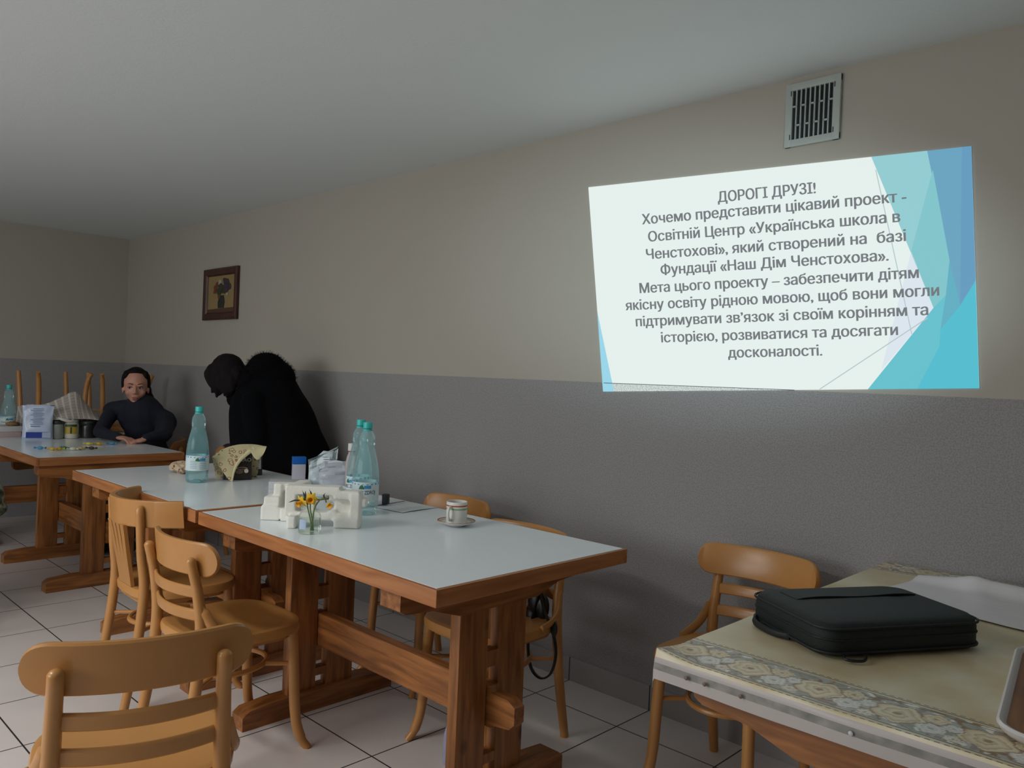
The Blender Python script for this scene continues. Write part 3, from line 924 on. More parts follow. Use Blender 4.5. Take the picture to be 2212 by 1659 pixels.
PROF = [(0.018, 0.010), (0.030, 0.002), (0.042, 0.0), (0.049, 0.006), (0.0505, 0.018), (0.0495, 0.034), (0.0505, 0.048), (0.0510, 0.055), (0.0510, 0.130), (0.0505, 0.142), (0.0495, 0.160),
        (0.0465, 0.185), (0.0405, 0.215), (0.0340, 0.240), (0.0308, 0.252), (0.0300, 0.262), (0.0312, 0.270), (0.0316, 0.285), (0.0295, 0.302), (0.0220, 0.318), (0.0150, 0.325), (0.0140, 0.330), (0.0140, 0.338)]
def bottle(label, loc, face, fill=0.0, text=True, group='turquoise capped water bottles'):
    t = thing('water_bottle', label, 'bottle', loc, 0, group)
    bm = BM()
    n = 32
    rs = []
    for r, z in PROF:
        ring = []
        for k in range(n):
            a = 2*PI*k/n
            rr = r
            if z < 0.03: rr = r*(1-0.06*(0.5+0.5*math.cos(5*a))*(1-z/0.03))
            elif 0.15 < z < 0.25: rr = r*(1+0.012*math.cos(8*a))
            ring.append(on_cyl(rr, a, z))
        rs.append(ring)
    rings(bm, rs, True, True, False)
    obj('bottle_body', bm, PET, t, angle=70)
    bm = BM(); lathe(bm, [(0.0135, 0.330), (0.0178, 0.332), (0.0178, 0.352), (0.0165, 0.355), (0.006, 0.3555)], 24); obj('cap', bm, CAPM, t)
    bm = BM(); lathe(bm, [(0.0142, 0.322), (0.0182, 0.3225), (0.0182, 0.3285), (0.0142, 0.329)], 24); obj('neck_ring', bm, CAPM, t)
    if fill:
        bm = BM(); pr = [(r-0.0022, z+0.002) for r, z in PROF if z < fill]
        pr.append((pr[-1][0]*0.99, fill)); pr.append((0.001, fill)); lathe(bm, pr, 28); obj('water', bm, WATER, t)
    bm = BM(); lathe(bm, [(0.0516, 0.058), (0.0516, 0.128)], 40, capa=False, capb=False)
    lb = obj('label_band', bm, LABW, t)
    r = 0.0520
    bm = BM(); cyl_patch(bm, r, face-2.4, face+2.4, 0.118, 0.128, lambda u: 0.6+0.4*math.sin(9*u)); obj('label_wave', bm, LABB, lb)
    bm = BM(); cyl_patch(bm, r, face-0.30, face+0.12, 0.102, 0.118, lambda u: math.sin(PI*u)**0.7); obj('label_hill', bm, LABG, lb)
    bm = BM(); cyl_patch(bm, r+0.0002, face+0.10, face+0.62, 0.104, 0.116); obj('label_sky', bm, LABB, lb)
    if text:
        bm = BM(); wrap_text(bm, 'ŻYWIEC ZDRÓJ', r+0.0003, face, 0.082, 0.0205, 0.72, 0.03); obj('label_text', bm, INK, lb, smooth=False)
    else:
        bm = BM()
        for k in range(5): cyl_patch(bm, r+0.0002, face-0.75, face-0.15, 0.070+k*0.008, 0.072+k*0.008); cyl_patch(bm, r+0.0002, face+0.1, face+0.75, 0.066+k*0.0085, 0.068+k*0.0085)
        obj('label_print', bm, plain('faint_print', srgb(128, 168, 178), 0.6), lb)
    return t
def ang_to_cam(x, y): return math.atan2(-1.6492-y, 2.1859-x)
bottle('full turquoise capped water bottle in front of the cocoa pouch on the middle table', (-1.440, 0.005, TH), ang_to_cam(-1.44, 0)+0.1, 0.255, False)
bottle('empty turquoise capped water bottle on the near table, the front one of the touching pair', (-0.325, 0.165, TH), ang_to_cam(-0.32, 0.16)-0.20, 0.0)
bottle('turquoise capped water bottle on the near table, half hidden behind another bottle', (-0.468, 0.235, TH), ang_to_cam(-0.44, 0.24)-0.9, 0.0)
bottle('turquoise capped water bottle at the far left edge behind the white boxes', (-4.335, -0.075, TH), ang_to_cam(-4.3, -0.07), 0.11)

# ------------------------------------------------------------------ things on the near table
CER = plain('glazed_china', srgb(226, 226, 220), 0.16)
REDB = plain('rim_red', srgb(186, 84, 44), 0.3)
GRNB = plain('rim_green', srgb(150, 178, 130), 0.3)
def saucer():
    t = thing('saucer', 'white saucer with red and green rim under the coffee cup', 'saucer', (0.055, 0.300, TH))
    bm = BM(); lathe(bm, [(0.030, 0.0), (0.034, 0.002), (0.050, 0.009), (0.066, 0.016), (0.070, 0.0185), (0.069, 0.0200), (0.064, 0.0178), (0.048, 0.011), (0.030, 0.0062), (0.004, 0.0058)], 44)
    obj('dish', bm, CER, t)
    bm = BM(); lathe(bm, [(0.0652, 0.0187), (0.0698, 0.0206), (0.0702, 0.0196)], 44, capa=False, capb=False); obj('red_band', bm, REDB, t)
    bm = BM(); lathe(bm, [(0.0570, 0.0152), (0.0610, 0.0170)], 44, capa=False, capb=False); obj('green_band', bm, GRNB, t)
saucer()
def cup():
    t = thing('coffee_cup', 'straight white coffee cup with red and green bands on the saucer', 'cup', (0.055, 0.300, TH+0.0064))
    R = 0.0385; H = 0.083
    bm = BM(); lathe(bm, [(0.030, 0.0), (R-0.002, 0.002), (R, 0.006), (R, H-0.002), (R-0.0015, H), (R-0.0035, H-0.001), (R-0.004, 0.01), (0.02, 0.006), (0.002, 0.0055)], 40)
    obj('cup_body', bm, CER, t)
    bm = BM(); lathe(bm, [(R+0.0002, H-0.016), (R+0.0003, H-0.011)], 40, capa=False, capb=False); obj('red_band', bm, REDB, t)
    bm = BM(); lathe(bm, [(R+0.0002, H-0.028), (R+0.0003, H-0.022)], 40, capa=False, capb=False); obj('green_band', bm, GRNB, t)
    bm = BM(); lathe(bm, [(0.0005, 0.045), (R-0.0039, 0.045)], 30, capa=False, capb=False); obj('coffee', bm, plain('coffee', srgb(58, 40, 30), 0.2), t)
    a = ang_to_cam(0.05, 0.3)-0.55
    d = Vector((math.cos(a), math.sin(a), 0))
    bm = BM(); tube(bm, spline([d*(R-0.001)+Vector((0, 0, 0.064)), d*(R+0.014)+Vector((0, 0, 0.066)), d*(R+0.021)+Vector((0, 0, 0.046)), d*(R+0.014)+Vector((0, 0, 0.024)), d*(R-0.001)+Vector((0, 0, 0.018))], 6), 0.0048, 10)
    obj('handle', bm, CER, t)
cup()

def foam():
    bm = BM()
    Mf = Matrix(((0.72, -0.694, 0, -0.279), (0.694, 0.72, 0, -0.209), (0, 0, 1, TH), (0, 0, 0, 1)))
    def b(u0, u1, v0, v1, z0, z1):
        for v in box(bm, ((u0+u1)/2, (v0+v1)/2, (z0+z1)/2), (u1-u0, v1-v0, z1-z0)): v.co = Mf @ v.co
    # front panel
    b(0, .040, 0, .055, .036, .142); b(0, .19, 0, .055, .112, .142); b(.17, .260, 0, .055, .098, .130); b(.230, .264, -.004, .055, 0, .120); b(.258, .284, .006, .05, .074, .106)
    b(.02, .25, 0, .055, .024, .052); b(.022, .052, -.045, .035, 0, .042); b(.052, .10, -.01, .04, .015, .05); b(.175, .262, -.006, .055, 0, .034)
    b(.168, .24, .026, .055, .04, .12); b(.03, .10, .026, .055, .04, .088); b(.155, .180, .004, .05, .04, .06); b(.150, .164, .02, .04, .09, .12)
    # left wing further back
    b(-.112, -.046, .09, .20, 0, .052); b(-.104, -.046, .10, .19, .04, .084); b(-.076, -.046, .12, .18, .07, .130); b(-.076, .05, .13, .18, .104, .130)
    b(-.036, .02, .08, .17, 0, .046); b(0, .045, .03, .19, .09, .138); b(0, .04, .03, .19, .0, .05); b(-.11, .02, .17, .21, 0, .05)
    bm = fuse(bm, 0.005, 3, 0.5)
    o = obj('styrofoam_packing', bm, plain('styrofoam', srgb(236, 235, 226), 0.75, bump=0.2, bscale=260), None, True, 80)
    tag(o, 'white moulded styrofoam packing block standing behind the flower jar', 'packaging')
foam()

def daffodils():
    cx, cy = -0.128, -0.200
    j = thing('glass_jar', 'small clear glass jar holding the daffodils on the near table', 'jar', (cx, cy, TH))
    GL = thin_clear('clear_glass', (0.97, 0.985, 0.975, 1), 0.03, 0.06, srgb(225, 232, 228), 1.12)
    bm = BM(); lathe(bm, [(0.024, 0.002), (0.034, 0.0), (0.038, 0.006), (0.038, 0.056), (0.034, 0.066), (0.028, 0.072), (0.028, 0.080), (0.0305, 0.081), (0.0305, 0.086)], 32, capb=False)
    obj('jar_glass', bm, GL, j)
    bm = BM(); lathe(bm, [(0.022, 0.006), (0.035, 0.006), (0.0355, 0.012), (0.0355, 0.048), (0.001, 0.048)], 28); obj('water', bm, thin_clear('jar_water', (0.95, 0.985, 0.955, 1), 0.03, 0.03, srgb(215, 225, 215), 1.15), j)
    bm = BM(); cyl_patch(bm, 0.0385, ang_to_cam(cx, cy)-1.0, ang_to_cam(cx, cy)-0.3, 0.018, 0.05); obj('paper_label', bm, plain('pale_blue_label', srgb(176, 194, 220), 0.6), j)
    STEM = plain('daffodil_stem', srgb(96, 120, 62), 0.6); DRY = plain('dry_spathe', srgb(56, 58, 42), 0.7)
    YEL = plain('daffodil_yellow', srgb(240, 196, 40), 0.6); ORA = plain('daffodil_trumpet', srgb(238, 168, 24), 0.6)
    def flower(label, head, root, nod, open_=1.0):
        t = thing('daffodil', label, 'flower', (0, 0, 0), 0, 'daffodils in the glass jar')
        h = Vector(head); r = Vector(root)
        mid = Vector((cx+(h.x-cx)*0.25, cy+(h.y-cy)*0.25, TH+0.082))
        d = Vector(nod).normalized()
        top = h - d*0.014 + Vector((0, 0, 0.008))
        bm = BM(); tube(bm, spline([r, (r+mid)/2+Vector((0.002, 0, 0)), mid, (mid+top)/2+Vector((0, 0, 0.012)), top, h-d*0.006], 6), 0.0024, 8); obj('stem', bm, STEM, t)
        q = d.to_track_quat('Z', 'Y').to_matrix()
        bm = BM()
        for k in range(6):
            a = 2*PI*k/6
            pts = []
            for i in range(6):
                u = i/5; wd = 0.0085*math.sin(PI*min(0.97, 0.15+0.85*u))
                L = 0.024*open_*u
                pts.append((L, wd, -0.004*u*u + (1-open_)*0.02*u))
            rs = []
            for L, wd, z in pts:
                cxv = Vector((math.cos(a)*L, math.sin(a)*L, z)); s = Vector((-math.sin(a), math.cos(a), 0))
                rs.append([h+q @ (cxv-s*wd), h+q @ (cxv+Vector((0, 0, 0.0015))), h+q @ (cxv+s*wd), h+q @ (cxv-Vector((0, 0, 0.0008)))])
            rings(bm, rs)
        obj('petals', bm, YEL, t)
        bm = BM()
        rs = [[h+q @ Vector((rr*math.cos(2*PI*k/18)*(1+0.08*math.cos(9*2*PI*k/18)*(z > 0.012)), rr*math.sin(2*PI*k/18), z)) for k in range(18)] for rr, z in ((0.006, 0.0), (0.0072, 0.008), (0.0088, 0.014), (0.0112, 0.018), (0.0095, 0.0175), (0.006, 0.008), (0.004, 0.002))]
        rings(bm, rs); obj('trumpet', bm, ORA, t)
        bm = BM(); tube(bm, spline([top, top+Vector((-0.006, 0, 0.010)), top+Vector((-0.016, 0, 0.020)) if open_ > 0.8 else top+Vector((0.004, 0, 0.02))], 4), [0.003]*5+[0.002, 0.001, 0.0007, 0.0004], 6); obj('spathe', bm, DRY, t)
    P = lambda u, z: Vector((cx, cy, TH+z)) + Vector((0.72, 0.693, 0))*u
    rt = lambda u: Vector((cx, cy, TH+0.008)) + Vector((0.72, 0.693, 0))*u
    cf = Vector((0.69, -0.72, 0))
    flower('yellow daffodil at the left of the jar, drooping beside its dark dry leaf', P(-0.030, 0.104), rt(0.010), Vector((-0.45, -0.45, -0.55))+cf*0.8)
    flower('yellow daffodil standing highest of the three in the jar', P(0.002, 0.114), rt(0.014), Vector((0.1, 0.1, -0.1))+cf)
    flower('half closed daffodil nodding at the right of the jar', P(0.058, 0.100), rt(0.004), Vector((0.75, 0.7, -0.9)), 0.55)
    t = tag(obj('dry_leaf', (lambda b: (tube(b, spline([P(-0.022, 0.106), P(-0.05, 0.108), P(-0.072, 0.100)], 5), [0.0025, .003, .0032, .003, .003, .003, .0028, .0026, .0022, .0015, .0006], 6), tube(b, spline([P(-0.02, 0.106), P(-0.017, 0.122), P(-0.018, 0.140)], 4), [.002, .0024, .0026, .0026, .0024, .0022, .002, .0016, .0008], 6), b)[2])(BM()), DRY), 'dark dry forked leaf sticking out left of the daffodils', 'leaf')
daffodils()

PAPER = plain('white_paper', srgb(214, 220, 222), 0.7)
def sheet(label, cx, cy, w, h, rot, dz=0.0):
    bm = BM()
    def fn(u, v):
        x, y = (u-0.5)*w, (v-0.5)*h
        return Vector((x, y, 0.0012+dz+0.0015*(math.sin(u*5+cx*9)*math.sin(v*4)+1)))
    grid(bm, 10, 10, fn); solidify(bm, 0.0006)
    o = obj('paper_sheet', bm, PAPER); o.location = (cx, cy, TH); o.rotation_euler = (0, 0, rot)
    tag(o, label, 'paper', 'loose paper sheets')
sheet('white paper sheet lying behind the bottles, its edge nearest the cup', -0.37, 0.385, 0.21, 0.20, 0.1)
sheet('white paper sheet lying beside the bottles, mostly hidden by the front bottle', -0.55, 0.36, 0.21, 0.20, 0.18, 0.003)
bm = BM(); box(bm, (0, 0, 0.022), (0.028, 0.026, 0.044), bevel=0.006); o = obj('black_box', bm, plain('black_plastic', srgb(26, 28, 36), 0.4)); o.location = (-0.43, 0.345, TH+0.006); o.rotation_euler = (0, 0, 0.6)
tag(o, 'small black plastic object just behind the front water bottle', 'box')

# ------------------------------------------------------------------ things on the middle table
def pouch_bm(w, h, d, crumple=0.004, seed=0, pinch=True):
    """stand-up pouch: wide base, flat sealed top; local y is depth"""
    bm = BM(); N, Mz = 28, 16
    rs = []
    for j in range(Mz+1):
        v = j/Mz
        dd = d*0.5*(1-v**1.6)*(0.55 if j == 0 else 1) + 0.0015
        ww = w*0.5*(1 - 0.05*math.sin(PI*v) + (0.02*v))
        ring = []
        for k in range(N):
            a = 2*PI*k/N; ca, sa = math.cos(a), math.sin(a)
            x = math.copysign(abs(ca)**0.55, ca)*ww; y = math.copysign(abs(sa)**0.8, sa)*dd
            nn = noise.noise(Vector((x*30+seed, v*9, sa*2+seed)))*crumple*(0.3+v)
            ring.append(Vector((x, y+nn, v*h + (0 if v < 1 else nn))))
        rs.append(ring)
    rings(bm, rs)
    return bm

def flat_text(s, size, M, mat, name, parent, squeeze=1.0):
    tb, wd = text_mesh(s, 0.0, 2)
    for v in tb.verts: v.co = M @ Vector(((v.co.x-wd/2)*size*squeeze, 0, v.co.y*size))
    return obj(name, tb, mat, parent, smooth=False)

def cocoa():
    x, y = -1.435, 0.205
    rot = ang_to_cam(x, y)+PI/2
    t = thing('cocoa_pouch', 'dark brown cocoa pouch half covered by a tan napkin on the middle table', 'pouch', (x, y, TH), rot)
    foil = plain('brown_foil', srgb(48, 34, 32), 0.28)
    obj('pouch_body', pouch_bm(0.135, 0.155, 0.075, 0.003, 2), foil, t)
    fr = lambda x, z, d=0.0: Vector((x, -0.0375*(1-(z/0.155)**1.6)-0.004-d, z))
    flat_text('KAKAO', 0.026, Matrix.Translation(fr(0.018, 0.090)), plain('pouch_lettering', srgb(214, 205, 190), 0.5), 'lettering', t)
    bm = BM(); 
    for cx_, cz_, r_, a_ in ((0.03, 0.060, 0.026, 0.3), (0.022, 0.042, 0.024, 1)):
        pass
    CREAM = plain('printed_cup', srgb(176, 160, 138), 0.5)
    def disc(x, z, rx, rz, d, m, name):
        b = BM(); prism(b, [(x+rx*math.cos(2*PI*k/20), z+rz*math.sin(2*PI*k/20)) for k in range(20)], 0, 0.001, Matrix.Translation((0, fr(0, z).y-d, 0)) @ Matrix.Rotation(PI/2, 4, 'X')); obj(name, b, m, t, smooth=False)
    disc(0.020, 0.058, 0.026, 0.007, 0.0045, CREAM, 'printed_cup'); disc(0.020, 0.058, 0.021, 0.0045, 0.0057, plain('printed_cocoa', srgb(84, 56, 44), 0.5), 'printed_cocoa')
    disc(0.008, 0.042, 0.018, 0.010, 0.0045, plain('printed_saucer', srgb(120, 98, 84), 0.5), 'printed_saucer'); disc(0.040, 0.046, 0.010, 0.010, 0.0048, plain('printed_marshmallow', srgb(206, 198, 178), 0.5), 'printed_marshmallow')
    # second pouch behind
    x2, y2 = -1.555, 0.335
    t2 = thing('cocoa_pouch', 'dark pouch with a white side label behind the covered cocoa pouch', 'pouch', (x2, y2, TH), ang_to_cam(x2, y2)+PI/2)
    obj('pouch_body', pouch_bm(0.12, 0.135, 0.07, 0.003, 5), foil, t2)
    b = BM(); prism(b, [(0.030, 0.035), (0.052, 0.035), (0.048, 0.10), (0.040, 0.10)], 0, 0.001, Matrix.Translation((0, -0.036, 0)) @ Matrix.Rotation(PI/2, 4, 'X')); obj('white_label', b, plain('label_paper', srgb(180, 184, 190), 0.5), t2, smooth=False)
    # napkin draped over the pouch: a folded square, one long corner hanging in front
    NAP = scroll_material('scroll_napkin', srgb(206, 192, 150), srgb(150, 96, 72))
    PLN = plain('napkin_underside', srgb(214, 204, 160), 0.85)
    nt_ = thing('paper_napkin', 'tan paper napkin with curly print draped over the cocoa pouch', 'napkin', (x, y, TH), rot)
    bm = BM()
    A, B, D = Vector((-0.105, -0.050, 0.118)), Vector((0.095, -0.030, 0.186)), Vector((-0.030, -0.075, 0.002))
    # left sheet: triangle from ridge to hanging tip
    ridge = spline([(-0.118, -0.010, 0.112), (-0.075, -0.025, 0.148), (-0.010, -0.020, 0.170), (0.060, -0.010, 0.173), (0.110, -0.02, 0.168)], 5)
    hem = spline([(-0.118, -0.012, 0.110), (-0.100, -0.050, 0.092), (-0.070, -0.068, 0.050), (-0.036, -0.078, 0.006), (-0.022, -0.080, 0.001)], 5)
    edge = spline([(-0.022, -0.080, 0.001), (-0.012, -0.070, 0.050), (0.010, -0.058, 0.092), (0.050, -0.048, 0.130), (0.085, -0.046, 0.152)], 5)
    n = len(ridge)
    def fn(u, v):
        i = min(n-1, int(round(u*(n-1))))
        top = ridge[i]
        # lower boundary follows hem for the first 55 %, then edge back up
        if u < 0.5: low = hem[min(n-1, int(round(u*2*(n-1))))]
        else: low = edge[min(n-1, int(round((u-0.5)*2*(n-1))))]
        p = top.lerp(low, v)
        p.y -= 0.012*math.sin(PI*v)
        return p
    grid(bm, n-1, 10, fn); solidify(bm, 0.0012); obj('printed_sheet', bm, NAP, nt_, angle=60)
    bm = BM()
    def fn2(u, v):      # pale turned-over border along the diagonal
        i = min(n-1, int(round(u*(n-1)))); p = edge[i].copy(); wd = 0.006+0.020*u
        return p + Vector((0.9*wd*(1-v)*(-1) + 0.002, -0.012-0.004*math.sin(PI*v), 0.45*wd*(1-v)))
    grid(bm, n-1, 4, fn2); solidify(bm, 0.001); obj('turned_border', bm, PLN, nt_, angle=60)
    bm = BM()
    def fn3(u, v):      # right lobe curling over the top
        a = -0.4 + v*2.6
        wd_ = 0.088*(1-0.55*v*v)
        return Vector((0.086+wd_*(u-0.5), -0.045-0.024*math.sin(a), 0.156-0.010*u+0.022*math.cos(a)-0.034*v*(1-2*(u-0.5)**2)))
    grid(bm, 10, 10, fn3); solidify(bm, 0.001); obj('curled_corner', bm, PLN, nt_, angle=60)
    bm = BM()
    def fn4(u, v):      # back half going down behind the pouch to the table
        top = ridge[min(n-1, int(round(u*(n-1))))]
        return Vector((top.x*(1-0.15*v), top.y+0.075*v+0.005, top.z*(1-v)+0.002*v))
    grid(bm, n-1, 8, fn4); solidify(bm, 0.001); obj('back_sheet', bm, NAP, nt_, angle=60)
cocoa()

def crumpled(name, label, cat, loc, r, mat, seed, sub=3, amp=0.5, group=None):
    bm = BM(); bmesh.ops.create_icosphere(bm, subdivisions=sub, radius=1.0)
    zs = []
    for v in bm.verts:
        n_ = v.co.normalized()
        k = 1 + amp*noise.noise(n_*1.8+Vector((seed, 0, 0))) + 0.25*amp*noise.noise(n_*5+Vector((0, seed, 0)))
        v.co = Vector((n_.x*r[0]*k, n_.y*r[1]*k, n_.z*r[2]*k)); zs.append(v.co.z)
    z0 = min(zs)
    for v in bm.verts: v.co.z = max(v.co.z - z0 - 0.004, 0.0005)
    o = obj(name, bm, mat, None, True, 25); o.location = loc
    return tag(o, label, cat, group)
crumpled('crumpled_wrapper', 'crumpled tan paper wrapper lying left of the bottle on the middle table', 'wrapper', (-1.78, 0.075, TH), (0.075, 0.045, 0.028), scroll_material('brown_scroll_wrapper', srgb(196, 174, 146), srgb(120, 70, 56)), 4)

def supplies():
    # white carton with blue lid end
    x, y = -1.275, 0.445
    t = thing('medicine_box', 'white box with a bright blue top standing beside the foil pouches', 'box', (x, y, TH), ang_to_cam(x, y)+PI/2+0.15)
    bm = BM(); box(bm, (0, 0, 0.040), (0.062, 0.04, 0.080), bevel=0.002); obj('box_body', bm, plain('glossy_carton', srgb(196, 196, 206), 0.2), t)
    bm = BM(); box(bm, (0, 0, 0.098), (0.064, 0.042, 0.036), bevel=0.002); obj('blue_lid', bm, plain('bright_blue_carton', srgb(20, 100, 190), 0.4), t)
    # tall silvery pouch
    FOIL = plain('pale_foil', srgb(196, 210, 214), 0.3, var=0.12, vscale=20)
    x, y = -1.045, 0.435
    t = thing('foil_pouch', 'tall pale foil pouch with a torn open pointed top on the middle table', 'pouch', (x, y, TH), ang_to_cam(x, y)+PI/2)
    bm = pouch_bm(0.135, 0.155, 0.06, 0.012, 9)
    for v in bm.verts:
        k = max(0, v.co.z/0.155-0.45)/0.55
        v.co.z += k*(0.030*(v.co.x/0.0675) + 0.012*math.cos(v.co.x*70)); v.co.y -= 0.012*k*math.sin(v.co.x*60)
    obj('pouch_body', bm, FOIL, t, angle=25)
    pr = plain('grey_print', srgb(120, 140, 150), 0.5)
    bm = BM()
    for k in range(9): box(bm, (0.022, -0.034*(1-((0.055+k*0.0105)/0.155)**1.6)-0.010, 0.055+k*0.0105), (0.030+0.012*((k*7) % 3), 0.001, 0.0022))
    obj('printed_lines', bm, pr, t, smooth=False)
    # loose clear-white bag
    x, y = -0.965, 0.450
    o = obj('plastic_bag', pouch_bm(0.15, 0.130, 0.09, 0.016, 21), plain('milky_plastic', srgb(190, 196, 206), 0.3, var=0.15, vscale=25), None, True, 25)
    o.location = (x, y, TH); o.rotation_euler = (0, 0, ang_to_cam(x, y)+PI/2)
    for v in o.data.vertices:
        k = max(0, v.co.z/0.13-0.4); v.co.z -= 0.05*k*abs(v.co.x/0.075)**2
    tag(o, 'rumpled milky plastic bag between the foil pouch and the empty bottles', 'bag')
    # flat box
    x, y = -1.06, 0.265
    t = thing('flat_box', 'low white box with a pale blue print lying in front of the foil pouch', 'box', (x, y, TH), ang_to_cam(x, y)+PI/2-0.05)
    bm = BM(); box(bm, (0, 0, 0.0175), (0.17, 0.10, 0.035), bevel=0.002); obj('box_body', bm, plain('white_carton', srgb(206, 206, 208), 0.5), t)
    bm = BM(); box(bm, (-0.01, -0.0505, 0.018), (0.06, 0.001, 0.014)); obj('blue_print', bm, plain('pale_blue_print', srgb(150, 190, 210), 0.5), t)
    o = obj('clear_tray', (lambda b: (lathe(b, [(0.03, 0.0), (0.075, 0.002), (0.088, 0.030), (0.092, 0.031), (0.089, 0.0335), (0.072, 0.006), (0.002, 0.005)], 30), b)[1])(BM()), plain('milky_dish', srgb(196, 208, 210), 0.3))
    o.location = (-0.80, 0.30, TH); tag(o, 'shallow milky plastic dish between the styrofoam and the foil pouch', 'dish')
    # slim bottle with white cap
    x, y = -0.800, 0.425
    t = thing('slim_bottle', 'slim pinkish white bottle with a white cap behind the empty water bottles', 'bottle', (x, y, TH))
    bm = BM(); lathe(bm, [(0.018, 0), (0.024, 0.003), (0.025, 0.012), (0.025, 0.14), (0.020, 0.165), (0.0145, 0.178), (0.0145, 0.188)], 24); obj('bottle_body', bm, plain('pinkish_plastic', srgb(196, 178, 176), 0.35), t)
    bm = BM(); lathe(bm, [(0.0165, 0.188), (0.0170, 0.190), (0.0170, 0.222), (0.0155, 0.224), (0.002, 0.2245)], 24); obj('cap', bm, plain('white_cap', srgb(220, 220, 218), 0.4), t)
    bm = BM(); lathe(bm, [(0.0172, 0.1865), (0.0176, 0.1865), (0.0176, 0.1905), (0.0172, 0.1905)], 24); obj('red_ring', bm, plain('red_ring', srgb(140, 60, 56), 0.4), t)
supplies()

# ------------------------------------------------------------------ things on the woman's table and beyond it
def far_things():
    # powder pouch
    x, y = -3.87, -0.01
    t = thing('powder_pouch', 'white and blue printed powder pouch standing left of the jars', 'pouch', (x, y, TH), ang_to_cam(x, y)+PI/2-0.08)
    bm = pouch_bm(0.185, 0.235, 0.07, 0.007, 3)
    obj('pouch_body', bm, plain('white_blue_foil', srgb(190, 204, 226), 0.26, var=0.08, vscale=18), t, angle=30)
    fr = lambda z, d=0.007: -0.035*(1-(z/0.235)**1.6)-d
    b = BM(); box(b, (0.0, fr(0.035, 0.004), 0.032), (0.13, 0.001, 0.040)); obj('blue_panel', b, plain('royal_blue_print', srgb(36, 62, 150), 0.4), t, smooth=False)
    b = BM(); box(b, (0.055, fr(0.035, 0.006), 0.032), (0.05, 0.001, 0.036)); obj('silver_panel', b, plain('silver_print', srgb(170, 184, 206), 0.4), t, smooth=False)
    b = BM()
    for k in range(11): box(b, (-0.005+0.004*((k*5) % 3), fr(0.10+k*0.0105, 0.008), 0.105+k*0.0105), (0.075-0.012*((k*7) % 3), 0.001, 0.003))
    box(b, (-0.012, fr(0.09, 0.007), 0.092), (0.055, 0.001, 0.006))
    obj('printed_lines', b, plain('blue_grey_print', srgb(110, 128, 168), 0.5), t, smooth=False)
    # jars
    def jar(name, label, x, y, r, h, body, lid, bands=(), lidh=0.022):
        t = thing(name, label, 'jar', (x, y, TH), 0, 'jars under the striped towel')
        bm = BM(); lathe(bm, [(r*0.8, 0), (r*0.96, 0.003), (r, 0.012), (r, h*0.70), (r*0.96, h*0.78), (r*0.86, h-lidh)], 28); obj('jar_body', bm, body, t)
        bm = BM(); lathe(bm, [(r*0.92, h-lidh), (r*0.95, h-lidh+0.002), (r*0.95, h-0.003), (r*0.90, h), (0.002, h)], 28); obj('lid', bm, lid, t)
        for z0, z1, m, a in bands:
            bm = BM(); f = ang_to_cam(x, y); cyl_patch(bm, r+0.0006, f-a, f+a, z0*h, z1*h); obj('label_patch', bm, m, t)
    grey = plain('powder_in_glass', srgb(150, 156, 148), 0.3); dk = plain('dark_jar_glass', srgb(46, 46, 44), 0.25); cream = plain('creamy_jar', srgb(206, 204, 186), 0.3)
    lidd = plain('dark_lid', srgb(52, 60, 54), 0.4); lidp = plain('pale_lid', srgb(200, 200, 188), 0.4)
    jar('storage_jar', 'glass jar of greyish powder just right of the powder pouch', -3.885, 0.112, 0.042, 0.125, grey, lidd)
    jar('mayonnaise_jar', 'cream coloured jar with a yellow and green label under the towel', -3.890, 0.205, 0.048, 0.135, cream, lidp,
        ((0.25, 0.62, plain('yellow_label', srgb(190, 160, 60), 0.5), 0.85), (0.62, 0.74, plain('green_label', srgb(60, 84, 56), 0.5), 0.85), (0.27, 0.6, plain('dark_green_label', srgb(54, 66, 44), 0.5), 0.12)))
    jar('dark_jar', 'dark jar right of the cream coloured jar', -3.885, 0.310, 0.044, 0.12, dk, lidd)
    jar('dark_jar', 'dark jar beside the woman\'s elbow, last of the jars', -3.90, 0.405, 0.042, 0.115, plain('brown_jar_glass', srgb(62, 52, 46), 0.3), lidd)
    # striped towel draped over the jars and pouch
    TW = stripes_material('striped_towel', srgb(178, 166, 158), srgb(214, 206, 198), period=0.062, duty=0.30)
    bm = BM()
    top = spline([(-0.08, 0.215), (-0.02, 0.230), (0.06, 0.232), (0.16, 0.282), (0.255, 0.325), (0.33, 0.245), (0.42, 0.150), (0.50, 0.106)], 6)
    low = spline([(-0.10, 0.150), (0.02, 0.150), (0.09, 0.136), (0.15, 0.142), (0.24, 0.140), (0.32, 0.138), (0.40, 0.124), (0.50, 0.100)], 6)
    n = len(top)
    def fn(u, v):
        i = min(n-1, int(round(u*(n-1))))
        ty, tz = top[i].x, top[i].y; ly, lz = low[i].x, low[i].y
        if v < 0.55:
            k = v/0.55
            y_ = ly+(ty-ly)*k; z_ = lz+(tz-lz)*k; x_ = -3.835 - 0.16*k + 0.018*math.sin(u*17)*(1-k)*0.6 - 0.01*math.sin(PI*k)
        else:
            k = (v-0.55)/0.45
            y_ = ty; z_ = tz + (0.004-tz)*k; x_ = -3.995 - 0.07*k
        x_ -= 0.085*max(0.0, min(1.0, (0.10-y_)/0.10))
        return Vector((x_, y_, TH+z_))
    grid(bm, n-1, 22, fn); solidify(bm, 0.003)
    o = obj('striped_towel', bm, TW, None, True, 70); tag(o, 'pale striped kitchen towel draped in a peak over the jars', 'towel')
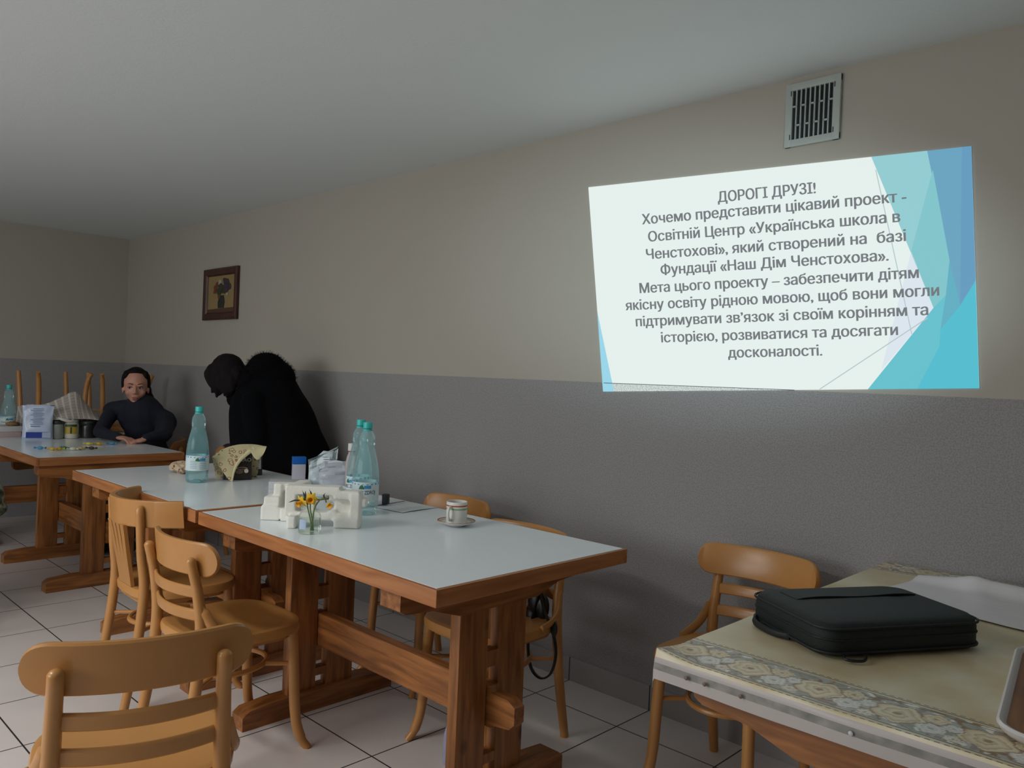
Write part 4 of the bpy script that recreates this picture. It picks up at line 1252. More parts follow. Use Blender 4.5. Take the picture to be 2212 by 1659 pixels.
    bm = BM(); tube(bm, spline([(-3.80, 0.095, TH+0.150), (-3.775, 0.12, TH+0.140), (-3.77, 0.165, TH+0.128), (-3.785, 0.185, TH+0.140)], 5), [0.006, .010, .014, .016, .017, .018, .018, .018, .018, .017, .016, .015, .014, .012, .009, .004], 10, flat=(1.0, 0.6))
    o = obj('towel_corner', bm, TW); o['label'] = 'turned up towel corner'
    o.parent = bpy.data.objects['striped_towel']
    # stack of boxes and the bits on top
    crt = [plain('white_pizza_box', srgb(206, 206, 204), 0.6), plain('pinkish_box', srgb(188, 168, 164), 0.6)]
    for k, lab in enumerate(('pinkish flat box, lower of the two stacked at the far left', 'white flat box, upper of the two stacked at the far left')):
        bm = BM(); box(bm, (0, 0, 0.019), (0.20, 0.26, 0.038), bevel=0.003); o = obj('flat_carton', bm, crt[1-k]); o.location = (-4.17+0.004*k, -0.185, TH+0.0385*k); o.rotation_euler = (0, 0, 0.05*k)
        tag(o, lab, 'box', 'flat boxes stacked at the far left')
    crumpled('bread_roll', 'small brown roll on top of the white flat box', 'bread', (-4.11, -0.10, TH+0.0772), (0.035, 0.04, 0.018), plain('brown_crust', srgb(140, 108, 70), 0.7), 11, 3, 0.3)
    # sweets in bright wrappers
    def sweet(label, x, y, col, rot, w=0.030):
        m = plain('sweet_wrapper', col, 0.3)
        t = thing('wrapped_sweet', label, 'sweet', (x, y, TH), rot, 'wrapped sweets on the table')
        bm = BM(); ball(bm, (0, 0, 0.010), (w*0.6, 0.012, 0.0095), None, 14); obj('sweet_body', bm, m, t)
        for s in (-1, 1):
            bm = BM(); rs = []
            for i in range(5):
                u = i/4; rr = 0.003+0.010*u
                rs.append([Vector((s*(w*0.55+u*0.016), rr*math.cos(2*PI*k/12), 0.010+0.55*rr*math.sin(2*PI*k/12)*(1 if k % 2 else 0.7))) for k in range(12)])
            rings(bm, rs); obj('twisted_end', bm, m, t)
    yl, gr, bl, wh, br = srgb(216, 178, 60), srgb(52, 132, 92), srgb(70, 150, 190), srgb(216, 216, 200), srgb(62, 48, 44)
    for lab, x, y, c, r in (('pale blue wrapped sweet, leftmost of the front row of sweets', -3.185, -0.178, bl, 0.9), ('yellow wrapped sweet left of the green one in the front row', -3.10, -0.135, yl, 0.6),
                            ('orange yellow wrapped sweet in front of the green one', -3.085, -0.105, srgb(224, 170, 40), 1.3), ('green wrapped sweet in the middle of the front row', -3.15, -0.055, gr, 0.2),
                            ('shiny white wrapped sweet right of the green one', -3.06, -0.035, wh, 1.1), ('pale gold wrapped sweet at the right of the front row', -3.07, 0.010, srgb(200, 180, 110), 0.5),
                            ('thin dark wrapper at the right end of the front row of sweets', -3.075, 0.075, br, 0.8),
                            ('shiny yellow wrapped sweet by the woman\'s sleeve', -3.36, 0.150, srgb(222, 200, 90), 0.7), ('gold wrapped sweet beside the blue wrapper by the woman\'s sleeve', -3.34, 0.205, yl, 0.2), ('blue wrapper closest to the woman\'s hands', -3.33, 0.285, bl, 1.0)):
        sweet(lab, x, y, c, r)
far_things()

# dark jacket on the chair by the wall, seen above the tabletop behind the bottle
bm = BM()
Mj = Matrix.Translation((-2.93, 0.705, 0)) @ Matrix.Rotation(math.radians(170), 4, 'Z')
capsule(bm, Mj @ Vector((-0.20, -0.235, 0.74)), Mj @ Vector((0.19, -0.235, 0.735)), 0.055, 0.05)
capsule(bm, Mj @ Vector((0.0, -0.275, 0.72)), Mj @ Vector((0.0, -0.27, 0.45)), 0.030, 0.030, sc=(4.8, 1))
ball(bm, Mj @ Vector((-0.10, -0.24, 0.79)), (0.09, 0.06, 0.05))
bm = fuse(bm, 0.012, 5)
tag(obj('jacket', bm, plain('dark_maroon_cloth', srgb(44, 26, 30), 0.8, bump=0.3, bscale=40), None, True, 80), 'dark maroon jacket hung over the chair behind the full bottle', 'jacket')

# ------------------------------------------------------------------ right foreground: cloth, bag, paper, tray
def tablecloth():
    bm = BM()
    x0, x1, y0, y1 = 1.309, 2.154, -0.284, 1.058
    cx, cy = (x0+x1)/2, (y0+y1)/2
    W2, H2 = (x1-x0)/2, (y1-y0)/2
    drop = 0.050
    us = [-0.012-drop*0.0, 0] 
    xs = [(-W2+ (x1-x0)*i/300) for i in range(301)]
    ys = [-H2+0.14*j/52 for j in range(52)] + [-H2+0.14+(y1-y0-0.28)*j/26 for j in range(26)] + [H2-0.14+0.14*j/40 for j in range(41)]
    def wob(x, y): return 0.0008 + 0.0011*(noise.noise(Vector((x*6, y*6, 1)))+0.6) + 0.0015*max(0, noise.noise(Vector((x*2.5+y*9, y*3, 4))))
    rows = []
    front = [(-H2-0.006, -0.050), (-H2-0.006, -0.030), (-H2-0.005, -0.012), (-H2-0.002, -0.002)]
    for yy, zz in front: rows.append([(x, yy-0.004*noise.noise(Vector((x*7, zz*20, 2))), zz+0.004*noise.noise(Vector((x*4, 3, 1)))*(1 if zz < -0.02 else 0.2)) for x in xs])
    for y in ys: rows.append([(x, y, wob(x, y)) for x in xs])
    # side lips
    full = []
    for r in rows:
        a, b = r[0], r[-1]
        zz = min(0, a[2])
        full.append([(a[0]-0.004, a[1], a[2]-0.020+0.006*noise.noise(Vector((a[1]*8, 0, 0)))), (a[0]-0.003, a[1], a[2]-0.006)] + r + [(b[0]+0.003, b[1], b[2]-0.006), (b[0]+0.004, b[1], b[2]-0.030)])
    vs = [[bm.verts.new(p) for p in r] for r in full]
    for a, b in zip(vs, vs[1:]):
        for i in range(len(a)-1): bm.faces.new((a[i], a[i+1], b[i+1], b[i]))
    # lift the near left corner a little, where the cloth curls
    for v in bm.verts:
        d = math.hypot(v.co.x+W2, v.co.y+H2)
        if d < 0.09 and v.co.z > -0.004: v.co.z += 0.012*(1-d/0.09)**1.2
    solidify(bm, 0.0012)
    o = obj('tablecloth', bm, cloth_pattern_material(), None, True, 50); o.location = (cx, cy, TH+0.0012)
    at = o.data.color_attributes.new('print', 'FLOAT_COLOR', 'POINT')
    lin = lambda *c: Vector(srgb(*c)[:3])
    CREAM, TAN, BRN, GRY, LEAF, WHT = lin(228, 218, 190), lin(188, 156, 108), lin(118, 88, 66), lin(186, 184, 178), lin(150, 156, 140), lin(232, 230, 222)
    def rose(dx, dy, R, sd, ca, cb):
        r = math.hypot(dx, dy); th = math.atan2(dy, dx)+sd
        Rb = R*(1+0.10*math.cos(5*th)+0.05*math.cos(9*th+sd))
        if r > Rb: return None
        t = r/Rb; q = (t*2.6 + th/(2*PI)*1.0 + 0.12*math.sin(3*th)) % 1.0
        c = ca.lerp(cb, q**2*0.9)
        if t < 0.16: c = cb.lerp(BRN, 0.4)
        if t > 0.93: c = cb.lerp(BRN, 0.55)
        return c
    def printed(x, e):
        # e = distance from the edge of the cloth
        per = 0.135; k = math.floor(x/per); u = x-k*per
        for cu, ce, R, ca, cb in ((0.045, 0.072, 0.042, CREAM, TAN), (0.103, 0.050, 0.024, WHT, GRY), (0.098, 0.097, 0.022, CREAM, TAN), (0.005, 0.034, 0.015, WHT, TAN), (0.130, 0.078, 0.016, WHT, GRY)):
            for sh in (-per, 0, per):
                c = rose(u-cu-sh, e-ce, R, k*1.3+ce*40, ca, cb)
                if c: return c
        n1 = noise.noise(Vector((x*26, e*40, 3))); n2 = noise.noise(Vector((x*60, e*60, 8)))
        c = GRY.lerp(LEAF, max(0, min(1, 0.5+n1)))
        if abs(n1) < 0.07: c = BRN.lerp(TAN, 0.3)
        elif n2 > 0.28: c = WHT
        elif n2 < -0.3: c = BRN.lerp(GRY, 0.45)
        return c
    for v in o.data.vertices:
        e = H2 - abs(v.co.y)
        if 0.0 < e < 0.15 and v.co.z > -0.004: c = printed(v.co.x*(1 if v.co.y < 0 else -1)+3.0, e)
        else: c = CREAM
        at.data[v.index].color = (c[0], c[1], c[2], 1.0)
    tag(o, 'beige oilcloth with a border of roses on the right foreground table', 'tablecloth')
    # press studs on the hem
    for k, x in enumerate((1.385, 1.425, 1.50, 1.70, 1.905)):
        bm = BM(); lathe(bm, [(0.0042, 0), (0.0042, 0.001), (0.003, 0.0022), (0.0004, 0.0026)], 14)
        for v in bm.verts: v.co = Matrix.Rotation(PI/2, 3, 'X') @ v.co
        s = obj('press_stud', bm, plain('stud', srgb(120, 96, 84) if k < 3 else srgb(196, 200, 200), 0.4), o)
        s.location = (x-cx, -H2-0.0105, -0.024)
tablecloth()

def laptop_bag():
    ax, ay = Vector((0.516, 0.857, 0)), Vector((0.834, -0.552, 0))
    c = Vector((1.5405, 0.187, TH+0.0045))
    rot = math.atan2(ax.y, ax.x)
    t = thing('laptop_bag', 'black nylon laptop bag lying flat on the floral tablecloth', 'bag', c, rot)
    NY = plain('black_nylon', srgb(26, 34, 33), 0.62, bump=0.25, bscale=420, spec=0.4)
    NY2 = plain('black_webbing', srgb(18, 22, 23), 0.6)
    L, W_, H_ = 0.405, 0.278, 0.072
    bm = BM()
    prof = [(0.022, 0.0), (0.006, 0.004), (0.0, 0.014), (0.0, 0.050), (0.003, 0.062), (0.010, 0.069), (0.022, 0.072), (0.05, 0.0735), (0.09, 0.0742), (0.13, 0.0745)]
    rs = []
    for ins, z in prof:
        rs.append([Vector((x, y, z)) for x, y in rrect(L-2*ins, W_-2*ins, max(0.004, 0.045-ins*0.5), 6)])
    for r in rs:
        for v in r:
            v.z += 0.0025*noise.noise(Vector((v.x*12, v.y*12, 0)))*(1 if v.z > 0.06 else 0)
    rings(bm, rs); obj('bag_body', bm, NY, t, angle=50)
    for z, ins in ((0.0605, -0.0015), (0.012, -0.0015)):
        bm = BM(); tube(bm, [(x, y, z) for x, y in rrect(L-2*ins, W_-2*ins, 0.045, 6)], 0.0028, 8, True); obj('piping', bm, NY2, t)
    bm = BM(); tube(bm, [(x, y, 0.038) for x, y in rrect(L+0.001, W_+0.001, 0.045, 6)], 0.0022, 6, True); obj('zip', bm, NY2, t)
    bm = BM(); grid(bm, 16, 6, lambda u, v: Vector((-0.15+0.32*u, 0.030+0.062*v, 0.0745+0.0035*math.sin(PI*u)**0.5*(1-v)+0.002*math.sin(9*u)*(1-v)))); solidify(bm, 0.0025); obj('pocket_flap', bm, NY, t)
    bm = BM(); tube(bm, spline([(-L/2+0.005, 0.11, 0.014), (-L/2-0.014, 0.085, 0.010), (-L/2-0.018, 0.05, 0.008), (-L/2-0.012, 0.01, 0.008), (-L/2+0.004, -0.02, 0.010)], 6), 0.008, 8, flat=(0.8, 1.0)); obj('handle', bm, NY2, t)
    bm = BM(); tube(bm, spline([(-0.15, -W_/2+0.004, 0.010), (-0.165, -W_/2-0.020, 0.007), (-0.13, -W_/2-0.030, 0.006), (-0.10, -W_/2+0.002, 0.008)], 5), 0.003, 6); obj('strap_loop', bm, NY2, t)
laptop_bag()

def white_cloth():
    bm = BM()
    A, B, C_, D = Vector((1.425, 0.600)), Vector((1.475, 0.905)), Vector((2.12, 0.93)), Vector((2.12, 0.46))
    def fn(u, v):
        p = A.lerp(D, u).lerp(B.lerp(C_, u), v)
        z = 0.006 + 0.004*abs(noise.noise(Vector((p.x*8, p.y*8, 3))))
        fold = math.exp(-((v-0.80-0.1*u)/0.10)**2)*0.030*(0.4+0.6*math.sin(PI*min(1, u*1.6)))
        fold += math.exp(-((u-0.42+0.25*v)/0.05)**2)*0.012*v
        return Vector((p.x, p.y-0.035*math.sin(u*5)*(1-v)*u, TH+z+fold+0.003))
    grid(bm, 36, 26, fn); solidify(bm, 0.002)
    tag(obj('white_cloth', bm, plain('white_cotton', srgb(222, 218, 220), 0.8, bump=0.1, bscale=60), None, True, 70), 'rumpled white cloth spread behind the laptop bag', 'cloth')
white_cloth()

def tray():
    t = thing('serving_tray', 'brown wooden tray with a white rim cut off by the right edge', 'tray', (1.972, 0.085, TH+0.0045), math.radians(8))
    w_, h_ = 0.25, 0.56
    bm = BM()
    rs = [[Vector((x, y, z)) for x, y in rrect(w_-2*i, h_-2*i, 0.06-i*0.5, 6)] for i, z in ((0.012, 0), (0.004, 0.008), (0.0, 0.016), (0.004, 0.020), (0.010, 0.018), (0.016, 0.010))]
    rings(bm, rs); obj('rim', bm, plain('white_lacquer', srgb(214, 210, 208), 0.35), t)
    bm = BM(); prism(bm, rrect(w_-0.026, h_-0.026, 0.05, 6), 0.0101, 0.0125); obj('tray_base', bm, wood('walnut', srgb(150, 98, 48), srgb(104, 62, 28), 'y', 0.35, knots=False), t)
tray()

# ------------------------------------------------------------------ pouch with strap hanging on the chair behind the near table
def strap_pouch():
    BK = plain('black_leather', srgb(20, 22, 24), 0.4)
    t = thing('strap_pouch', 'black pouch with a long looped strap hanging from the chair behind the near table', 'pouch', (0.30, 0.50, 0))
    q = lambda x, y, z: Vector((x-0.30, y-0.50, z))
    bm = BM()
    ball(bm, q(0.268, 0.52, 0.505), (0.036, 0.030, 0.050)); ball(bm, q(0.250, 0.52, 0.455), (0.030, 0.026, 0.040)); ball(bm, q(0.300, 0.52, 0.49), (0.026, 0.022, 0.048))
    bm = fuse(bm, 0.006, 3); obj('pouch_body', bm, BK, t, angle=80)
    bm = BM()
    tube(bm, spline([q(0.330, 0.535, 0.66), q(0.315, 0.52, 0.60), q(0.300, 0.50, 0.545), q(0.285, 0.497, 0.49), q(0.262, 0.495, 0.40), q(0.258, 0.495, 0.33), q(0.278, 0.495, 0.265), q(0.325, 0.495, 0.243), q(0.372, 0.495, 0.275), q(0.391, 0.495, 0.35), q(0.372, 0.495, 0.425), q(0.330, 0.497, 0.485), q(0.308, 0.50, 0.545), q(0.320, 0.52, 0.60), q(0.334, 0.535, 0.66)], 6), 0.0062, 8, flat=(0.6, 1.3))
    obj('strap', bm, BK, t)
    bm = BM(); ball(bm, q(0.380, 0.493, 0.435), (0.014, 0.010, 0.028)); obj('buckle', bm, BK, t)
strap_pouch()

# small bottle on the floor behind the near trestle
t = thing('floor_bottle', 'small clear bluish bottle on the floor behind the near trestle', 'bottle', (0.215, 0.175, 0))
bm = BM(); lathe(bm, [(0.02, 0.0), (0.030, 0.002), (0.031, 0.05), (0.031, 0.09), (0.024, 0.12), (0.013, 0.14), (0.013, 0.15)], 24); obj('bottle_body', bm, thin_clear('bluish_plastic', (0.75, 0.78, 0.9, 1), 0.08, 0.5, srgb(196, 196, 226)), t)
bm = BM(); lathe(bm, [(0.014, 0.148), (0.015, 0.150), (0.015, 0.166), (0.002, 0.167)], 20); obj('cap', bm, plain('violet_cap', srgb(80, 76, 130), 0.4), t)

# ------------------------------------------------------------------ people
SKIN = plain('skin', srgb(206, 150, 128), 0.5, var=0.05, vscale=20)
HAIRM = plain('dark_hair', srgb(20, 15, 15), 0.75, bump=0.3, bscale=90, spec=0.2)

def frame3(fwd, up=(0, 0, 1)):
    """columns: right (image right when facing the viewer), up, forward"""
    f = Vector(fwd).normalized(); u = Vector(up); r = u.cross(f).normalized(); u = f.cross(r).normalized()
    return Matrix((r, u, f)).transposed()

def head_pieces(bm, c, R, s=1.0):
    """head of height .235 around c, R maps (right, up, forward)"""
    g = lambda x, y, z: Vector(c) + R @ Vector((x*s, y*s, z*s))
    B = lambda x, y, z, r, M=R: ball(bm, g(x, y, z), tuple(k*s for k in r), M)
    B(0, 0.030, -0.015, (0.074, 0.086, 0.090))          # cranium
    B(0, -0.020, 0.018, (0.062, 0.075, 0.068))          # face
    B(0, -0.074, 0.036, (0.032, 0.032, 0.042))          # jaw
    B(0, -0.096, 0.056, (0.020, 0.016, 0.020))          # chin
    for sx in (-1, 1):
        B(sx*0.036, -0.030, 0.052, (0.024, 0.024, 0.026))    # cheek
        B(sx*0.030, 0.018, 0.070, (0.022, 0.008, 0.012))     # brow
        B(sx*0.074, -0.015, -0.010, (0.008, 0.030, 0.018))   # ear
        B(sx*0.010, -0.036, 0.092, (0.008, 0.007, 0.010))    # nostril wing
    capsule(bm, g(0, 0.008, 0.082), g(0, -0.030, 0.101), 0.008*s, 0.0105*s, 10)  # nose
    B(0, -0.062, 0.083, (0.022, 0.006, 0.010)); B(0, -0.073, 0.081, (0.018, 0.007, 0.010))   # lips
    return g

def hand_pieces(bm, wrist, R, s=1.0, curl=0.5, side=1):
    """hand: R maps (across toward the thumb, back-of-hand normal, toward the fingertips)"""
    g = lambda x, y, z: Vector(wrist) + R @ Vector((x*s*side, y*s, z*s))
    ball(bm, g(0, 0, 0.045), (0.040*s, 0.015*s, 0.050*s), R)
    for k, (x, L) in enumerate(((0.028, 0.070), (0.010, 0.078), (-0.009, 0.072), (-0.027, 0.057))):
        a = g(x, 0.002, 0.082); 
        b = g(x*1.05, -0.010*curl, 0.082+L*0.45)
        c = g(x*1.05, -0.010*curl-0.022*curl, 0.082+L*0.75)
        d = g(x*1.0, -0.050*curl, 0.082+L*(1-0.25*curl))
        capsule(bm, a, b, 0.0092*s, 0.0085*s, 8); capsule(bm, b, c, 0.0085*s, 0.0078*s, 8); capsule(bm, c, d, 0.0078*s, 0.0068*s, 8)
    capsule(bm, g(0.034, -0.002, 0.030), g(0.054, -0.010, 0.064), 0.0115*s, 0.010*s, 8); capsule(bm, g(0.054, -0.010, 0.064), g(0.054, -0.018, 0.092), 0.0098*s, 0.0078*s, 8)

def woman():
    root = thing('person', 'seated woman in a dark navy turtleneck with pulled back hair, hands on table', 'person', (-3.78, 0.72, 0), 0)
    o0 = Vector((-3.78, 0.72, 0))
    L = lambda x, y, z: Vector((x, y, z)) - o0
    hc = L(-3.775, 0.590, 1.145)
    R = frame3((0.925, -0.385, -0.02), (-0.02, 0.0, 1))
    # joints (world)
    shR, shL = L(-3.895, 0.480, 0.965), L(-3.650, 0.765, 0.925)
    elR, elL = L(-3.730, 0.340, 0.828), L(-3.340, 0.640, 0.835)
    wrR, wrL = L(-3.435, 0.365, 0.812), L(-3.320, 0.500, 0.814)
    chest, belly, hip = L(-3.765, 0.640, 0.93), L(-3.780, 0.690, 0.70), L(-3.78, 0.735, 0.545)
    neck = L(-3.775, 0.615, 1.03)
    def arms(bm, k):
        for s, e, w in ((shR, elR, wrR), (shL, elL, wrL)):
            capsule(bm, s, e, 0.062*k, 0.050*k); capsule(bm, e, w, 0.050*k, 0.034*k)
    Rb = frame3((0.72, -0.69, 0))
    bm = BM()
    head_pieces(bm, hc, R, 1.12)
    capsule(bm, neck - Vector((0, 0, 0.05)), hc + R @ Vector((0, -0.06, -0.02)), 0.055, 0.050)
    ball(bm, chest, (0.165, 0.14, 0.09), Rb); capsule(bm, chest, belly, 0.11, 0.105); capsule(bm, belly, hip, 0.11, 0.13)
    arms(bm, 0.78)
    fw = Vector((0.62, -0.78, 0)).normalized(); sd = Vector((0.78, 0.62, 0))
    for s in (-1, 1):
        h = hip + sd*0.09*s; kn = h + fw*0.40 + Vector((0, 0, 0.0)); an = kn + Vector((0, 0, -0.43)) + fw*0.02
        capsule(bm, h, kn, 0.082, 0.058); capsule(bm, kn, an, 0.056, 0.038); capsule(bm, an, an+fw*0.13+Vector((0, 0, -0.035)), 0.036, 0.030)
    # hands: the right lies over the left
    dR = (L(-3.30, 0.42, 0.800) - wrR).normalized()
    zR = Vector((0, 0, 1)); xR = zR.cross(dR).normalized()
    hand_pieces(bm, wrR - dR*0.01, Matrix((xR, dR.cross(xR)*1.0, dR)).transposed(), 1.0, 0.6, 1)
    dL = (L(-3.345, 0.40, 0.793) - wrL).normalized(); xL = Vector((0, 0, 1)).cross(dL).normalized()
    hand_pieces(bm, wrL - dL*0.01 - Vector((0, 0, 0.010)), Matrix((xL, dL.cross(xL), dL)).transposed(), 1.0, 0.5, -1)
    bm = fuse(bm, 0.0055, 2, 0.5)
    obj('body', bm, SKIN, root, angle=80)
    g = lambda x, y, z: hc + R @ Vector((x*1.12, y*1.12, z*1.12))
    eyem = plain('eye_dark', srgb(30, 24, 24), 0.2); white = plain('eye_white', srgb(170, 160, 155), 0.3)
    browm = plain('brow', srgb(84, 58, 50), 0.7); lipm = plain('lips', srgb(160, 92, 86), 0.5)
    for s in (-1, 1):
        bm = BM(); ball(bm, g(s*0.030, -0.002, 0.0755), (0.0135, 0.0060, 0.006), R, 12); e = obj('eye', bm, white, root)
        bm = BM(); ball(bm, g(s*0.030-0.003, -0.002, 0.0795), (0.0062, 0.0060, 0.004), R, 12); obj('iris', bm, eyem, e)
        bm = BM(); tube(bm, [g(s*0.014, 0.004, 0.080), g(s*0.030, 0.0055, 0.082), g(s*0.046, 0.001, 0.074)], 0.0024, 6); obj('eyelid', bm, browm, root)
        bm = BM(); tube(bm, [g(s*0.013, 0.020, 0.083), g(s*0.032, 0.026, 0.081), g(s*0.050, 0.019, 0.069)], [0.003, 0.0034, 0.002], 6); obj('eyebrow', bm, browm, root)
    bm = BM(); ball(bm, g(0, -0.0640, 0.0900), (0.022, 0.0048, 0.0055), R, 12); ball(bm, g(0, -0.0728, 0.0880), (0.018, 0.0058, 0.0055), R, 12); obj('lips', bm, lipm, root)
    # hair: parted, pulled back, tail falling behind the far shoulder
    bm = BM()
    ball(bm, g(0, 0.046, -0.034), (0.086, 0.098, 0.092), R); ball(bm, g(0, 0.100, -0.006), (0.066, 0.030, 0.060), R)
    for s in (-1, 1): ball(bm, g(s*0.074, 0.030, -0.026), (0.015, 0.066, 0.046), R); ball(bm, g(s*0.056, 0.080, 0.012), (0.022, 0.034, 0.030), R)
    ball(bm, g(0.064, -0.040, -0.050), (0.036, 0.070, 0.040), R); ball(bm, g(0.082, -0.085, -0.045), (0.034, 0.055, 0.036), R); ball(bm, g(0.098, -0.125, -0.04), (0.024, 0.040, 0.030), R)
    bm = fuse(bm, 0.006, 4); obj('hair', bm, HAIRM, root, angle=80)
    # turtleneck
    bm = BM()
    capsule(bm, neck - Vector((0, 0, 0.06)), neck + Vector((0.006, -0.006, 0.022)), 0.078, 0.068)
    ball(bm, chest, (0.168, 0.155, 0.110), Rb); capsule(bm, chest + Vector((0, 0, 0.03)), belly, 0.135, 0.135); capsule(bm, belly, hip, 0.135, 0.155)
    capsule(bm, shR + Vector((0, 0, 0.005)), neck - Vector((0, 0, 0.03)), 0.066, 0.066); capsule(bm, shL + Vector((0, 0, -0.01)), neck - Vector((0, 0, 0.03)), 0.066, 0.070)
    arms(bm, 0.90)
    capsule(bm, shL + Vector((0.03, 0.0, -0.03)), elL + Vector((-0.16, 0.04, -0.02)), 0.066, 0.060)
    bm = fuse(bm, 0.009, 4)
    for v in bm.verts:
        v.co += v.normal*0.004*noise.noise(Vector((v.co.x*9, v.co.y*9, v.co.z*16)))
    obj('turtleneck', bm, plain('navy_knit', srgb(22, 25, 42), 0.85, bump=0.25, bscale=160), root, angle=80)
    bm = BM()
    for s in (-1, 1):
        h = hip + sd*0.09*s; kn = h + fw*0.40; an = kn + Vector((0, 0, -0.40)) + fw*0.02
        capsule(bm, h, kn, 0.092, 0.068); capsule(bm, kn, an, 0.066, 0.052)
    ball(bm, hip, (0.17, 0.15, 0.10), Rb)
    bm = fuse(bm, 0.012, 4); obj('trousers', bm, plain('dark_trousers', srgb(24, 24, 28), 0.85), root, angle=80)
    for s in (-1, 1):
        h = hip + sd*0.09*s; kn = h + fw*0.40; an = kn + Vector((0, 0, -0.43)) + fw*0.02; an.z = 0.055
        bm = BM(); capsule(bm, an, an+fw*0.14+Vector((0, 0, -0.012)), 0.05, 0.042); bm = fuse(bm, 0.008, 2)
        for v in bm.verts: v.co.z = max(v.co.z, 0.002)
        obj('shoe', bm, plain('black_shoe', srgb(18, 18, 18), 0.5), root, angle=80)
woman()

def stander():
    o0 = Vector((-1.93, 0.785, 0))
    root = thing('person', 'person in a black coat with furry hood bending over behind the middle table', 'person', o0, 0)
    U = Vector((0.72, 0.69, 0)).normalized(); S = Vector((-0.69, 0.72, 0)).normalized()
    P = lambda u, z, s=0.0: U*u + S*s + Vector((0, 0, z))
    Rw = Matrix((U, Vector((0, 0, 1)), -S)).transposed()       # (u, up, toward viewer)
    COAT = plain('black_coat', srgb(8, 9, 12), 0.95, bump=0.2, bscale=60, spec=0.1)
    hc = P(-0.385, 1.268)
    Rh = frame3(-U*0.80 + Vector((0, 0, -0.62)), (0, 0, 1))
    bm = BM()
    head_pieces(bm, hc, Rh, 0.95)
    capsule(bm, hc + P(0.03, -0.04), P(-0.20, 1.16), 0.055, 0.065)
    capsule(bm, P(-0.18, 1.13), P(-0.01, 0.80), 0.12, 0.12)
    for s in (-1, 1):
        capsule(bm, P(-0.17, 1.11, s*0.15), P(-0.13, 0.92, s*0.175), 0.05, 0.042); capsule(bm, P(-0.13, 0.93, s*0.175), P(-0.27, 0.845, s*0.13), 0.042, 0.030)
        dh = (-U + Vector((0, 0, -0.22))).normalized(); Rr = Matrix((S, dh.cross(S), dh)).transposed()
        if Rr.col[1].z < 0: Rr = Matrix((-S, dh.cross(-S), dh)).transposed()
        hand_pieces(bm, P(-0.265, 0.842, s*0.13), Rr, 0.85, 0.4, 1)
        capsule(bm, P(0.0, 0.80, s*0.09), P(0.02, 0.44, s*0.10), 0.085, 0.058); capsule(bm, P(0.02, 0.44, s*0.10), P(0.05, 0.08, s*0.10), 0.056, 0.04)
        capsule(bm, P(0.05, 0.07, s*0.10), P(-0.09, 0.045, s*0.11), 0.038, 0.03)
    bm = fuse(bm, 0.0065, 2); obj('body', bm, SKIN, root, angle=80)
    bm = BM()
    g = lambda x, y, z: hc + Rh @ Vector((x, y, z))
    ball(bm, g(0, 0.02, 0.075), (0.06, 0.085, 0.045), Rh); ball(bm, g(0, 0.028, -0.022), (0.092, 0.098, 0.094), Rh); ball(bm, g(0, -0.030, -0.06), (0.085, 0.10, 0.055), Rh); ball(bm, g(0, 0.06, 0.045), (0.078, 0.055, 0.050), Rh)
    for s in (-1, 1): ball(bm, g(s*0.074, -0.02, 0.010), (0.022, 0.090, 0.066), Rh)
    for k in range(7):
        q_ = hc + P(-0.055+0.022*k, -0.07, 0) - hc*0
        top = hc + P(-0.060+0.020*k, -0.055, -0.055+0.008*(k % 3)); capsule(bm, top, top + P(-0.008+0.004*(k % 2), -0.045-0.012*((k*5) % 3)), 0.020, 0.007, 8)
        top = hc + P(-0.060+0.020*k, -0.055, 0.045-0.008*(k % 3)); capsule(bm, top, top + P(-0.006, -0.040-0.012*((k*4) % 3)), 0.020, 0.007, 8)
    bm = fuse(bm, 0.007, 2)
    for v in bm.verts: v.co += v.normal*0.005*noise.noise(Vector((v.co.x*50, v.co.y*50, v.co.z*12)))
    obj('hair', bm, plain('dark_brown_hair', srgb(20, 15, 16), 0.85, bump=0.3, bscale=80, spec=0.2), root, angle=80)
    # coat
    bm = BM()
    prof = [(0.40, -0.26, 0.27, 0.21), (0.42, -0.285, 0.285, 0.225), (0.60, -0.305, 0.275, 0.22), (0.76, -0.322, 0.265, 0.21), (0.86, -0.338, 0.215, 0.205), (0.966, -0.348, 0.160, 0.20), (1.06, -0.352, 0.122, 0.195),
            (1.13, -0.345, 0.085, 0.19), (1.19, -0.315, 0.045, 0.17), (1.25, -0.26, 0.01, 0.13), (1.29, -0.21, -0.05, 0.08)]
    rs = []
    for z, a, b, dpt in prof:
        ring = []
        for k in range(40):
            th = 2*PI*k/40; ca, sa = math.cos(th), math.sin(th)
            ring.append(P((a+b)/2 + (b-a)/2*math.copysign(abs(ca)**0.8, ca), z - 0.03*ca*0, dpt*math.copysign(abs(sa)**0.8, sa)))
        rs.append(ring)
    rings(bm, rs)
    for s in (-1, 1):
        capsule(bm, P(-0.17, 1.12, s*0.165), P(-0.13, 0.92, s*0.185), 0.075, 0.064); capsule(bm, P(-0.13, 0.93, s*0.185), P(-0.24, 0.862, s*0.14), 0.064, 0.056)
    bm = fuse(bm, 0.011, 5)
    for v in bm.verts: v.co += v.normal*0.006*noise.noise(Vector((v.co.x*7, v.co.y*7, v.co.z*5)))
    obj('coat', bm, COAT, root, angle=80)
    # collar under the chin
    bm = BM(); capsule(bm, P(-0.355, 1.130), P(-0.24, 1.12), 0.032, 0.075, sc=(1, 1.5)); ball(bm, P(-0.25, 1.17), (0.09, 0.06, 0.10), Rw); bm = fuse(bm, 0.008, 2); obj('collar', bm, COAT, root, angle=80)
    # hood with fur
    bm = BM(); 
